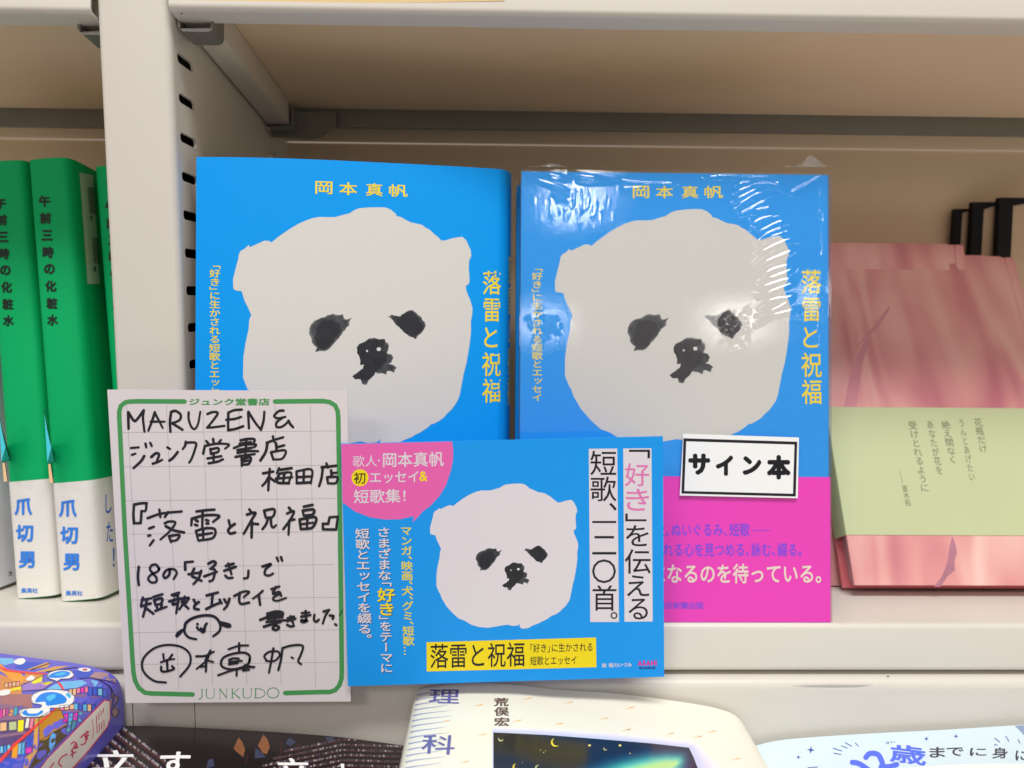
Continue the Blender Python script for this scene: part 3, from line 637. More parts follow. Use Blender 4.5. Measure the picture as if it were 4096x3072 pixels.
HW = {
(480,1600): [[(78,118),(80,200),(82,275)],[(80,118),(130,195),(160,190),(228,98)],[(228,100),(220,170),(235,305)],[(335,118),(305,210),(272,295)],[(332,120),(370,190),(410,268)],[(295,208),(430,208)],[(490,125),(480,210),(485,305)],[(490,115),(535,105),(582,140),(578,185),(540,210),(495,222)],[(500,222),(600,285)],[(660,118),(660,180),(682,250),(715,280),(750,230),(772,112)],[(840,135),(890,116),(940,125),(900,190),(838,265)],[(838,265),(900,262),(1005,248)],[(1170,92),(1100,98),(1042,120)],[(1042,120),(1040,200),(1040,290)],[(1022,190),(1100,182),(1165,162)],[(1040,290),(1110,278),(1185,252)],[(1232,120),(1240,272)],[(1235,113),(1270,170),(1310,230),(1355,285)],[(1355,287),(1380,200),(1388,113)],[(1572,102),(1530,105),(1490,140),(1485,160),(1520,175),(1590,162)],[(1560,172),(1520,200),(1500,235),(1515,262),(1560,255),(1600,225),(1620,200)],[(1620,200),(1640,235),(1665,262)],
 [(105,462),(180,455)],[(115,527),(150,515)],[(232,540),(200,590),(130,655)],[(245,420),(252,455)],[(290,412),(305,442)],[(300,548),(345,512),(375,525),(352,592)],[(315,612),(360,598),(405,575)],[(455,455),(480,470)],[(475,582),(510,555),(555,500)],[(632,402),(625,440),(603,472)],[(630,415),(670,408),(730,415),(722,470),(690,560),(665,602)],
 [(895,375),(902,420)],[(830,395),(858,428)],[(970,385),(940,420)],[(815,445),(800,515)],[(815,442),(930,420),(1047,428),(1010,468)],[(868,470),(875,520)],[(868,475),(942,462),(942,498),(880,515)],[(900,520),(900,600)],[(840,562),(975,540)],[(852,608),(930,595),(990,570)],
 [(1160,388),(1225,375),(1292,377),(1285,415)],[(1095,462),(1180,432),(1305,428),(1290,455)],[(1150,422),(1260,405)],[(1130,482),(1270,458)],[(1130,508),(1230,492),(1328,492)],[(1110,547),(1200,532),(1295,520)],[(1215,375),(1205,540)],[(1170,560),(1172,635)],[(1170,568),(1255,552),(1240,612),(1175,622)],[(1180,592),(1240,582)],
 [(1470,350),(1482,402)],[(1410,412),(1480,385),(1570,358)],[(1418,415),(1400,500),(1350,582)],[(1500,415),(1505,480)],[(1505,455),(1580,435)],[(1452,502),(1475,572)],[(1455,500),(1590,485),(1562,562),(1480,572)],
 [(1375,705),(1475,688)],[(1440,662),(1432,770),(1425,868)],[(1430,740),(1400,790),(1368,825)],[(1440,745),(1490,785)],[(1530,655),(1508,702)],[(1535,672),(1650,655)],[(1530,710),(1512,790),(1625,800)],[(1530,708),(1645,700),(1620,800)],[(1498,757),(1658,742)],[(1580,705),(1568,798)],
 [(1698,690),(1700,800)],[(1700,685),(1842,670),(1836,802)],[(1768,688),(1765,792)],[(1700,742),(1838,735)],[(1700,800),(1836,792)],
 [(1985,610),(2000,650)],[(1940,648),(2080,632)],[(1950,655),(1938,750),(1915,828)],[(2030,678),(2035,735)],[(2035,705),(2085,698)],[(1992,745),(2000,802)],[(1995,742),(2088,742),(2075,798),(2005,802)]],
(480,1980): [[(135,92),(200,80),(257,78)],[(255,78),(245,150),(208,152)],[(205,155),(203,210),(198,270)],[(198,270),(135,272)],[(135,272),(128,190),(135,92)],
 [(265,222),(400,178),(592,158)],[(378,140),(388,212)],[(462,165),(430,212)],[(280,322),(325,305)],[(272,392),(292,388)],[(322,435),(285,485)],[(430,272),(470,255),(532,265),(480,345),(388,428)],[(440,300),(520,340),(615,360)],[(470,395),(490,452)],[(470,395),(570,385),(545,432),(495,442)],
 [(735,158),(820,147),(908,140)],[(690,232),(685,292)],[(690,228),(820,195),(955,200),(895,258)],[(795,150),(790,312)],[(728,243),(748,252)],[(722,285),(742,292)],[(828,240),(848,247)],[(830,273),(852,275)],[(730,345),(752,438)],[(730,345),(820,320),(912,330),(893,412),(755,438)],[(800,330),(800,430)],[(750,387),(885,365)],
 [(1045,243),(1057,292)],[(1103,278),(1060,310),(1040,340),(1060,370),(1107,360)],
 [(1243,138),(1270,172)],[(1220,188),(1302,170),(1270,232),(1190,372)],[(1268,255),(1265,408)],[(1272,275),(1328,280)],[(1385,150),(1402,218)],[(1385,150),(1482,137),(1470,207),(1402,218)],[(1425,220),(1405,280),(1370,328)],[(1450,218),(1455,290),(1475,312),(1500,290)],
 [(1625,122),(1650,157)],[(1605,178),(1672,155),(1640,232),(1570,328)],[(1628,245),(1620,382)],[(1640,242),(1678,235)],[(1768,112),(1852,95)],[(1758,150),(1765,198)],[(1758,150),(1862,140),(1852,187),(1770,197)],[(1728,240),(1737,322)],[(1728,235),(1882,215),(1850,312),(1740,328)],[(1802,230),(1797,322)],[(1735,282),(1862,265)],
 [(2015,215),(2095,207)],[(2095,207),(2078,332)],[(2078,332),(1952,330)],[(1952,330),(1950,275)],[(1950,277),(2002,277)],[(2002,277),(2015,215)],
 [(180,690),(172,780),(180,865)],[(375,715),(365,690),(340,668),(300,680),(288,715),(320,760),(350,795),(345,835),(300,840),(270,805),(300,765),(360,735),(378,705)],
 [(480,715),(470,770),(430,798),(418,762),(455,718),(520,715),(545,752),(515,808)],[(627,718),(625,648)],[(625,647),(700,640)],
 [(712,708),(690,775),(740,802),(782,825)],[(780,730),(755,800),(705,857)],[(658,762),(775,745)],[(850,660),(895,638),(920,658),(875,708)],[(870,708),(912,722),(895,810),(860,830)],[(810,782),(932,738)],
 [(1018,682),(1092,660)],[(1003,728),(1112,690)],[(1040,658),(1072,762)],[(1012,775),(1040,798),(1082,795)],[(1235,728),(1228,792),(1190,802)],
 [(1370,687),(1452,665),(1402,712),(1392,760),(1430,775),(1472,755)],[(1508,603),(1522,635)],[(1548,598),(1560,632)]],
(480,2200): [[(220,458),(200,532)],[(208,482),(302,463)],[(203,542),(295,513)],[(258,475),(242,560),(220,642)],[(252,560),(320,612)],[(320,452),(407,425)],[(328,482),(342,532)],[(328,482),(402,465),(395,512),(345,527)],[(348,535),(365,572)],[(402,525),(390,562)],[(340,585),(448,545)],
 [(498,432),(567,410)],[(515,442),(557,435),(547,470),(520,472)],[(473,493),(592,465)],[(508,502),(510,525),(548,512)],[(562,480),(540,607)],[(622,448),(590,502)],[(610,470),(662,460),(632,512)],[(622,490),(570,572)],[(610,520),(657,562)],
 [(708,478),(727,512)],[(757,500),(720,530),(715,562),(757,572)],[(833,437),(942,408)],[(890,425),(880,542)],[(828,567),(900,532),(965,505)],[(958,478),(977,512)],[(1003,475),(1020,507)],[(1052,468),(1032,530),(998,572)],
 [(1098,442),(1180,402),(1242,403),(1190,452)],[(1152,410),(1145,480),(1165,518),(1242,505)],[(1372,393),(1330,430),(1278,467)],[(1335,440),(1347,527)],
 [(1458,377),(1532,350)],[(1500,355),(1470,420),(1530,403),(1550,440)],[(1540,420),(1482,450),(1475,480),(1520,487),(1597,460)],
 [(1415,612),(1500,590),(1565,602),(1560,642)],[(1418,628),(1540,600)],[(1348,672),(1450,635),(1560,625)],[(1420,662),(1562,645)],[(1430,620),(1550,622)],[(1408,692),(1592,675)],[(1383,737),(1545,690)],[(1480,600),(1490,722)],[(1490,722),(1468,755),(1500,770),(1530,745),(1500,725)],
 [(1613,657),(1672,640)],[(1608,682),(1687,660)],[(1640,638),(1667,712)],[(1608,720),(1640,735),(1672,730)],[(1748,607),(1822,600)],[(1743,642),(1832,625)],[(1785,588),(1788,680),(1750,692),(1745,675),(1802,682)],[(1870,623),(1865,670),(1885,690),(1912,670)],[(1958,592),(2012,575)],[(2005,580),(1972,640),(1950,707)],[(2018,630),(2052,635),(2045,662)],[(2068,713),(2082,722)],
 [(622,742),(635,700),(700,655),(800,630),(890,635),(940,670),(967,722)],[(622,740),(620,790),(660,840),(733,858)],[(967,720),(955,780),(895,830)],[(745,712),(748,714)],[(832,708),(829,711)],[(740,742),(755,765),(775,768)],[(820,725),(812,752)]],
(480,2440): [[(440,697),(330,682),(240,612),(210,530),(240,442),(340,362),(470,335),(600,360),(672,430),(667,530),(578,640)],[(415,423),(420,472)],[(502,428),(470,472)],[(393,502),(460,480),(522,470)],[(450,480),(457,582)],[(395,545),(400,588),(450,590),(515,570)],[(500,540),(522,562)],
 [(733,445),(820,440),(902,400)],[(870,390),(845,432)],[(862,398),(835,480),(735,567)],[(832,440),(825,592)],[(820,480),(897,500)],[(770,547),(822,540)],
 [(1145,318),(1145,402)],[(1043,377),(1140,345),(1232,340)],[(1243,500),(1245,440),(1190,410),(1080,422),(990,462),(973,530),(1030,565),(1120,565),(1220,528),(1247,478)],[(1048,480),(1090,465),(1142,468)],[(1050,502),(1172,488)],[(1048,522),(1130,510)],[(943,627),(1100,575),(1292,545)],[(1122,588),(1120,632)],[(1183,582),(1242,575)],[(1200,530),(1285,552)],
 [(1405,480),(1388,440),(1440,400),(1520,400),(1533,440),(1485,488),(1405,490)],[(1475,368),(1452,500),(1432,602)],[(1562,370),(1547,480),(1522,577)],[(1563,365),(1660,340),(1757,345),(1738,430),(1713,490),(1742,522)],[(1650,455),(1667,464)]],
}
sh = []
for (ox, oy), L_ in HW.items():
    for P in L_:
        Q = [(ox+x*.4159, oy+y*.4159) for x, y in P]; w = (9.4 if oy == 2440 else 11.2)*rng.uniform(.9, 1.08); sh.append(stroke(Q, w, True, w*rng.uniform(.78, 1.0)))
e = lambda L_: [(480+x*.4159, 2200+y*.4159) for x, y in L_]
sh.append(fill(catmull(e([(628,745),(560,778),(530,820),(545,842),(575,820),(612,775)]), 4, True)))
sh.append(fill(catmull(e([(938,682),(1000,690),(1060,708),(1070,740),(1030,750),(970,725)]), 4, True)))
sh.append(fill(catmull(e([(770,740),(795,750),(822,738),(822,785),(793,802),(768,780)]), 4, True)))
decal('marker_writing', sh, sc, .08, ink, hc, step=.0008)
decal('marker_smudge', [stroke(e([(2140,578),(2125,605),(2110,632)]), 5)], sc, .09, mat('green_ink_smudge', (30, 70, 45), .4), hc)

# ------------------------------------------------------------ blue promotional card
sb = plane_surf((0, -19, 0), (0, -1, 0.012))
bcard = thing('promotional_card', 'blue card with dog head, pink speech balloon and yellow strip, overlapping the white card', 'card', (0, -19, 30))
bluec = mat('blue_card_print', (24, 142, 232), .45, coat=.06, spec=.2, var=.015)
solid_quad('card_sheet', [(1363, 1775), (2652, 1745), (2657, 2707), (1392, 2745)], sb, .45, bluec, bcard)
E_ = .03
tocard = lambda x, y: (2082+(x-1515)/1.63, 2493+(y-1733)/1.63)
wc = mat('white_card_print', (206, 201, 210), .45)
face_art(bcard, sb, tocard, None, off=E_, d=.02, white=wc, sh=False)
pinkb = mat('pink_balloon_print', (214, 92, 166), .45)
B = [(1364.5,1777),(1808,1766),(1813,1800),(1812,1840),(1803,1885),(1783,1943),(1757,1985),(1720,2025),(1690,2046),(1678,2062),(1651,2089),(1653,2078),(1656,2064),(1600,2077),(1540,2078),(1480,2069),(1420,2046),(1371,2010)]
decal('balloon_print', [fill(B)], sb, E_, pinkb, bcard)
decal('balloon_lettering', [text_h('歌人', (1411, 1822, 1508, 1867), .0, -.02), fill(circ(1516, 1842, 4)), text_h('岡本真帆', (1532, 1808, 1775, 1868), .012, -.02),
      text_h('エッセイ', (1480, 1886, 1674, 1932), .012, -.02), text_h('短歌集', (1415, 1957, 1602, 2013), .012, -.02), text_h('！', (1613, 1962, 1622, 2004), .01)], sb, E_+.02, wc, bcard)
yel2 = mat('golden_yellow_print', (243, 203, 18), .45)
decal('badge_print', [fill(circ(1440, 1911, 34, 34, 64, .035, 16))], sb, E_+.02, yel2, bcard)
decal('badge_lettering', [text_h('初', (1415, 1889, 1462, 1935), .01)], sb, E_+.04, black, bcard)
decal('balloon_lettering', [text_h('&', (1677, 1885, 1710, 1925), .02)], sb, E_+.02, yel2, bcard)
navy = mat('navy_shadow_print', (24, 62, 120), .5)
cols = [('マンガ、映画、犬、グミ、短歌…', (1602, 2108, 1650, 2618), .032, mat('dull_yellow_print', (214, 200, 60), .5), .018)]
decal('copy_lettering', [text_v('マンガ、映画、犬、グミ、短歌…', (1601, 2110, 1648, 2620), .018, .022)], sb, E_+.02, cols[0][3], bcard)
A_ = [text_v('さまざまな「', (1510, 2110, 1562, 2346), .02, .02), text_v('」をテーマに', (1516, 2462, 1566, 2690), .02, .02)]
A2 = [text_v('好き', (1508, 2352, 1580, 2462), .025, .02)]
A3 = [text_v('短歌とエッセイを綴る。', (1420, 2114, 1478, 2552), .02, .027)]
shd = lambda X: [([(p[0]+2.6, p[1]+2.6, p[2]) for p in v], f) for v, f in X]
decal('copy_shadow_print', shd(A_+A2+A3), sb, E_+.01, navy, bcard)
decal('copy_lettering', A_+A3, sb, E_+.02, wc, bcard); decal('copy_lettering', A2, sb, E_+.02, yel2, bcard)
decal('strip_print', [fill([(2355,1795),(2469,1794),(2476,2488),(2361,2488)]), fill([(2493,1794),(2606,1793),(2611,2486),(2498,2487)])], sb, E_, wc, bcard, each=True)
S1 = [('短',2413,1852,104,98),('歌',2414,1956,104,100),('、',2452,2027,30,32),('一',2417,2088,96,8),('二',2417,2181,96,74),('〇',2416,2285,96,96),('首',2418,2392,96,102),('。',2456,2462,28,28)]
decal('strip_lettering', chars(S1, .004), sb, E_+.02, black, bcard)
dx = lambda y: (y-1800)*.009
S2 = [('を',2549,2143,92,84),('伝',2551,2246,104,98),('え',2552,2343,90,84),('る',2553,2436,78,84)]
tv = lambda c, b: text_v(c, b, .004)
decal('strip_lettering', chars(S2, .004)+[tv('「', (2516, 1799, 2600, 1833)), tv('」', (2501, 2054, 2586, 2085))], sb, E_+.02, black, bcard)
decal('strip_lettering', chars([('好', 2548, 1899, 98, 92), ('き', 2550, 1999, 92, 88)], .004), sb, E_+.02, mat('pink_lettering', (206, 110, 170), .5), bcard, each=True)
decal('title_strip_print', [fill([(1706,2569),(2384,2550),(2386,2669),(1707,2686)])], sb, E_, yel2, bcard)
decal('title_lettering', [text_h('落雷と祝福', (1721, 2572, 2098, 2670), .006, -.022), text_h('「好き」に生かされる', (2122, 2573, 2370, 2608), .006, -.022), text_h('短歌とエッセイ', (2121, 2624, 2306, 2660), .006, -.022)], sb, E_+.02, black, bcard)
decal('credit_lettering', [text_h('絵 塩川いづみ', (2408, 2651, 2527, 2669), .02, -.02)], sb, E_+.02, wc, bcard)
decal('publisher_logo', [text_h('ASAHI', (2551, 2641, 2627, 2664), .05, -.02)], sb, E_+.02, mat('magenta_logo_print', (200, 40, 140), .5), bcard)
decal('publisher_lettering', [text_h('朝日新聞出版', (2557, 2667, 2622, 2677), .03, -.02)], sb, E_+.02, navy, bcard)

# ------------------------------------------------------------ signed-copy label
sl = plane_surf(fn0((0, .4, 60)), (0, -CT, ST))
lb = thing('label_card', 'small white label with bold black border and large katakana stuck on the wrapped book', 'label', fn0((95, .4, 62)))
solid_quad('label_sheet', [(2733,1735),(3196,1750),(3191,1993),(2719,1982)], sl, .3, mat('white_label_stock', (222, 224, 232), .45), lb)
def frameq(o, i): 
    V = [tuple(p) for p in o+i]; return V, [(k, (k+1) % 4, 4+(k+1) % 4, 4+k) for k in range(4)]
decal('border_print', [frameq([(2734,1753),(3189,1767),(3183,1986),(2726,1974)], [(2745,1765),(3178,1778),(3172,1975),(2737,1964)])], sl, .05, black, lb)
decal('label_lettering', chars([('サ',2797,1857,88,86,.0),('イ',2898,1862,70,82,0),('ン',3008,1862,76,76,0),('本',3115,1869,96,98,0)], .06), sl, .05, mat('black_label_print', (18, 18, 26), .4), lb)

# ------------------------------------------------------------ green books, spines out
GB = 'green hardbacks standing spine out in the left bay'
w_ax = np.array([-18.2, 25., 206.6]); HG = np.linalg.norm(w_ax)*.995; w_ax /= np.linalg.norm(w_ax)
u_ax = np.array([1, 0, 0.]); u_ax = u_ax-w_ax*(u_ax@w_ax); u_ax /= np.linalg.norm(u_ax); v_ax = np.cross(w_ax, u_ax)
greenm = mat('green_jacket_paper', (0, 160, 92), .6, bump=.03, bscale=900, spec=.18)
obi_w = mat('ribbed_white_band', (214, 212, 206), .6, spec=.3)
def ribbed():
    nt = obi_w.node_tree; N = nt.nodes; L = nt.links; b = N['Principled BSDF']; tc = N.new('ShaderNodeTexCoord'); n = N.new('ShaderNodeTexNoise')
    mp = N.new('ShaderNodeMapping'); mp.inputs['Scale'].default_value = (60, 60, 1500); L.new(tc.outputs['Object'], mp.inputs[0]); L.new(mp.outputs[0], n.inputs['Vector']); n.inputs['Scale'].default_value = 1
    bp = N.new('ShaderNodeBump'); bp.inputs['Distance'].default_value = .00012; L.new(n.outputs['Fac'], bp.inputs['Height']); L.new(bp.outputs[0], b.inputs['Normal'])
ribbed()
spine_poly = [(0, 105), (0, 30), (-.1, 8), (.1, 3.6), (1.2, 1.2), (4, .35), (9.5, 0), (15.5, .4), (18.2, 1.6), (19.6, 4.5), (20, 9), (20.2, 14), (20.3, 40), (20.3, 105)]
spine_poly = [tuple(p) for p in catmull(spine_poly, 3)]
def green_book(O, label, detail=True):
    O = np.array(O, float)
    t = thing('book', label, 'book', O, GB)
    f = lambda a, b, h: O+u_ax*a+v_ax*b+w_ax*h
    V, F = extrude(band(spine_poly, .6), f, 0, HG, 1); cv = fix(build('cover', V, F, greenm, t), ang=30)
    V, F = boxm(1.2, 19, 6, 102, 2, HG-2.5, fn=lambda p: f(*p)); build('page_block', V, F, paper, t)
    ob = [(a+(-.25 if a < 5 else .25 if a > 16 else 0), b-.25) for a, b in spine_poly]
    V, F = extrude(band(ob, .15), f, .3, 55.5, 1); bd = fix(build('paper_band', V, F, obi_w, t), ang=30)
    return t, cv, bd
g2, gcov, gband = green_book((-204.7, 32, -4.3), 'green book with barcode panel and blue title on its white band, second from the upright')
fb = plane_surf((-200, 33, 100), (0, -1, .12))
sg = mesh_surf(gcov, fb); sgb = mesh_surf(gband, fb)
gtxt = mat('black_spine_print', (14, 30, 24), .5)
T = [('午',177.5,804.6,46,46),('前',181.4,872,45,45),('三',188,941,44,42),('時',191.8,1009,44,46),('の',197,1076,43,41),('化',202.6,1144,45,45),('粧',207.3,1213,45,44),('水',210,1279,44,44)]
ts = [decal('title_lettering', chars(T, .04), sg, .28, gtxt, g2)]
bl = mat('blue_band_print', (48, 122, 214), .5)
decal('author_lettering', chars([('爪',271,2033,72,70),('切',276,2141,72,70),('男',285,2248,66,68)], .035), sgb, .25, bl, g2)
decal('publisher_lettering', [text_h('集英社', (262, 2363, 330, 2383), .02, .01)], sgb, .2, bl, g2)
decal('band_side_lettering', chars([('し',434,2016,24,74),('た',439,2128,26,80),('！',455,2230,7,76)], .01), sgb, .06, mat('blue_script_print', (30, 90, 190), .5), g2)
cy = mat('cyan_print', (70, 196, 212), .5); sk = mat('peach_print', (240, 190, 140), .5)
decal('figure_print', [fill([(177,1640),(190,1720),(205,1790),(217,1848),(192,1852),(189,1850)])], sg, .05, cy, g2)
decal('figure_print', [fill([(193,1856),(204,1856),(214,1932),(198,1931)])], sg, .05, sk, g2)
decal('figure_outline_print', [stroke([(177,1640),(190,1720),(205,1790),(217,1849),(191,1853)], 2.5, False), stroke([(203,1856),(208,1890),(214,1932)], 2.5, False)], sg, .08, gtxt, g2)
bpan = mat('pale_green_panel_print', (170, 188, 160), .55)
decal('barcode_panel_print', [fill([(318,690),(372,700),(400,1136),(350,1135)], 12)], sg, .16, bpan, g2)
bars = []
for (xa, ya, xb, yb) in ((351,747,360,854),(368,950,376,1052)):
    for k in range(8): bars.append(stroke([(xa+k*3.4, ya+k*.5), (xb+k*3.4, yb+k*.5)], [1.6, 1, 2.2, 1, 1.6, 2.4, 1, 1.8][k], False))
decal('barcode_print', bars, sg, .2, gtxt, g2); decal('barcode_number_print', [text_h('9', (360, 862, 370, 886), .01), text_h('1', (376, 1066, 383, 1086), .01)], sg, .2, gtxt, g2)
def copy_tree(o, parent=None):
    c = o.copy(); col.objects.link(c); c.parent = parent
    for ch in list(o.children): copy_tree(ch, c)
    return c
g1 = copy_tree(g2); g1.location = Vector((-228.2, 36.6, -4.9))*S; g1['label'] = 'green book cut off by the left picture edge, beside the plain white book'
g3 = copy_tree(g2); g3.location = Vector((-178.6, 41, -5.5))*S; g3['label'] = 'green book pressed against the cream upright and half hidden by it'
# plain white book at far left
wb = thing('book', 'plain white paperback at the far left edge, leaning beside the green books', 'book', (-262, 47, -6))
O = np.array([-262, 47, -6.]); fw_ = lambda p: O+u_ax*p[0]+v_ax*p[1]+w_ax*p[2]
pr = [(x*.9, y) for x, y in spine_poly]
V, F = extrude(band(pr, .5), lambda a, b, h: fw_((a-1, b, h)), 0, 188); whm = mat('white_jacket_paper', (206, 208, 216), .5)
wcv = fix(build('cover', V, F, whm, wb), ang=30); V, F = boxm(.5, 16, 6, 100, 2, 186, fn=fw_); build('page_block', V, F, paper, wb)
decal('author_lettering', [text_h('太', (33, 2282, 52, 2304), .01)], mesh_surf(wcv, plane_surf((-245, 48, 0), (0, -1, 0))), .05, black, wb)

# ------------------------------------------------------------ pink books leaning on the back
PKG = 'pink hardbacks leaning at the back right'
def petal():
    M = bpy.data.materials.new('pink_petal_print'); M.use_nodes = True; nt = M.node_tree; N = nt.nodes; L = nt.links; b = N['Principled BSDF']; b.inputs['Roughness'].default_value = .42
    tc = N.new('ShaderNodeTexCoord'); mp = N.new('ShaderNodeMapping'); mp.inputs['Rotation'].default_value = (0, math.radians(-34), 0); mp.inputs['Scale'].default_value = (30, 8, 6)
    n = N.new('ShaderNodeTexNoise'); n.inputs['Scale'].default_value = 1; n.inputs['Detail'].default_value = 1.5; n.inputs['Distortion'].default_value = 1.6
    n2 = N.new('ShaderNodeTexNoise'); n2.inputs['Scale'].default_value = 14; n2.inputs['Detail'].default_value = 2
    cr = N.new('ShaderNodeValToRGB'); E = cr.color_ramp.elements
    cols_ = [(.32, (200, 120, 134)), (.45, (226, 156, 156)), (.55, (238, 184, 178)), (.68, (246, 210, 202))]
    E[0].position, E[0].color = cols_[0][0], (*[lin(v) for v in cols_[0][1]], 1); E[1].position, E[1].color = cols_[3][0], (*[lin(v) for v in cols_[3][1]], 1)
    for p, c in cols_[1:3]: x = E.new(p); x.color = (*[lin(v) for v in c], 1)
    ad = N.new('ShaderNodeMix'); ad.inputs[0].default_value = .45
    L.new(tc.outputs['Object'], mp.inputs[0]); L.new(mp.outputs[0], n.inputs['Vector']); L.new(tc.outputs['Object'], n2.inputs['Vector'])
    L.new(n.outputs['Fac'], ad.inputs[2]); L.new(n2.outputs['Fac'], ad.inputs[3]); L.new(ad.outputs[0], cr.inputs[0]); L.new(cr.outputs[0], b.inputs['Base Color']); return M
petm = petal(); rosem = mat('rose_cloth_board', (204, 106, 112), .6); limeb = mat('lime_band_paper', (178, 186, 146), .6, var=.04, vscale=18)
pagep = mat('pinkish_page_edge', (206, 160, 170), .7)
TP = math.radians(27.5); cp_, sp_ = math.cos(TP), math.sin(TP)
PO = np.array([174.2, 42, .9]); HP = 186; WP = 124; TPK = 15
fp = lambda p: PO+np.array([p[0], p[1]*cp_+p[2]*sp_, -p[1]*sp_+p[2]*cp_])
pk = thing('book', 'pink petal book with lime green band, frontmost of the leaning pink books', 'book', PO, PKG)
fc = box('front_board', (0, WP-9, 0, 2.2, 0, HP), petm, pk, fn=fp, bv=.5)
box('hinge', (WP-9.2, WP-4.5, .9, 2.4, .3, HP-.3), petm, pk, fn=fp, bv=.5)
box('back_board', (0, WP, TPK-2.2, TPK, 0, HP), rosem, pk, fn=fp, bv=.5)
box('spine', (WP-4.8, WP+1, 0.1, TPK, .2, HP-.2), petm, pk, fn=fp, bv=1.6, seg=3)
box('page_block', (3.5, WP-5, 2.4, TPK-2.4, 3, HP-3), pagep, pk, fn=fp)
sp2 = plane_surf(fp((0, 0, 0)), fp((0, -1, 0))-fp((0, 0, 0)))
# lime band round the book between two heights
def hgt(x, y): p = sp2(x, y)-PO; return p[1]*sp_+p[2]*cp_
h0, h1 = hgt(3700, 2141), hgt(3700, 1631)
pr = [(-.2, TPK-2), (-.5, TPK-3), (-.5, .6), (-.1, -.15), (.6, -.35), (WP-9, -.35), (WP-5, -.3), (WP+.8, -.35), (WP+1.5, .6), (WP+1.5, TPK-1)]
V, F = extrude(band(pr, .2), lambda a, b, h: fp((a, b, h)), h0, h1); fix(build('paper_band', V, F, limeb, pk))
zP = lambda x, y: (3300+x*.5785, 1500+y*.5785)
def vcol(s, x0, y0, x1, y1, w, sl_): (a, b), (c, d) = zP(x0, y0), zP(x1, y1); return text_v(s, (a, b, a+w, d), .004, sl_)
tcol = mat('grey_green_print', (112, 122, 96), .6)
decal('band_lettering', [vcol('花瓶だけ', 1025, 298, 0, 535, 32, .2), vcol('うんとあげたい', 920, 305, 0, 728, 24, .19), vcol('絶え間なく', 800, 315, 0, 612, 34, .2), vcol('あなたが花を', 698, 315, 0, 685, 28, .2), vcol('受けとれるように', 572, 318, 0, 805, 34, .19), vcol('里木拓', 528, 765, 0, 905, 24, .2)]
      + [stroke([zP(518, 665), zP(537, 750)], 1.6, False)], sp2, .42, tcol, pk)
purp = mat('mauve_stem_print', (160, 108, 124), .5, var=.3, vscale=90)
decal('stem_print', [fill([zP(*p) for p in [(880,1115),(905,1180),(912,1230),(895,1290),(898,1350),(850,1390),(800,1462),(755,1465),(810,1390),(845,1300),(860,1200)]])], sp2, .04, purp, pk)
zQ = lambda L_: [(3280+x*.369, 760+y*.369) for x, y in L_]
decal('stem_print', [fill([(3545,1240),(3555,1225),(3560,1232),(3520,1300),(3470,1350),(3425,1392),(3440,1370),(3490,1310)]), fill([(3372,1640),(3385,1580),(3400,1500),(3430,1420),(3460,1360),(3475,1370),(3450,1450),(3440,1530),(3425,1640)])], sp2, .04, mat('mauve_streak_print', (192, 128, 140), .5, var=.2, vscale=120), pk)
for ang, y_, dx_, dz_, lab in ((21, 62, -6.5, -7.3, 'pink book between the front pink book and the rearmost, only its top edge showing'), (15.5, 78, -30, -6.5, 'rearmost pink book in shadow, its top strip visible above the others')):
    c = copy_tree(pk); c.location = Vector((PO[0]+dx_, y_, dz_))*S; c.rotation_euler = (math.radians(27.5-ang), 0, 0); c['label'] = lab

# ------------------------------------------------------------ black-cased books at the back right
blk = mat('black_cloth_case', (14, 15, 22), .6, spec=.3); crm = mat('aged_page_edge', (196, 172, 146), .75, var=.05, vscale=80)
BG = 'black cased books standing at the back right'
for i, (q1, q2, lab) in enumerate((
    ([(1470,205),(1655,205),(1655,212),(1545,250),(1545,1000),(1460,1000)], [(1545,250),(1655,212),(1720,212),(1720,1000),(1545,1000)], 'black cased book farthest from the picture edge, shortest of the three'),
    ([(1662,130),(1950,130),(1950,150),(1778,212),(1790,1000),(1680,1000)], [(1778,212),(1950,150),(2040,130),(2040,1000),(1790,1000)], 'black cased book between the two other black ones'),
    ([(1950,82),(2400,84),(2400,112),(2095,172),(2120,1250),(1990,1250)], [(2095,172),(2400,112),(2500,100),(2500,1400),(2120,1400)], 'tallest black cased book at the right picture edge'))):
    Y = 152-5*i; a = [unY(*p, Y) for p in zQ(q1)]; b = [unY(*p, Y+1.2) for p in zQ(q2)]
    t = thing('book', lab, 'book', (a[0][0], Y, a[-1][2]), BG)
    for nm, A, dy, M in (('case', a, 4.2, blk), ('page_block', b, 2.6, crm)):
        n = len(A); Bk = [p+np.array([p[0]*0, dy, 0]) for p in A]
        lo = min(p[2] for p in A)
        A = [p if p[2] > lo+8 else np.array([p[0], p[1], -Y*.13]) for p in A]; Bk = [p if p[2] > lo+8 else np.array([p[0], p[1], -Y*.13]) for p in Bk]
        fix(build(nm, A+Bk, [tuple(range(n)), tuple(range(2*n-1, n-1, -1))]+[(k, k+n, (k+1) % n+n, (k+1) % n) for k in range(n)], M, t), False)

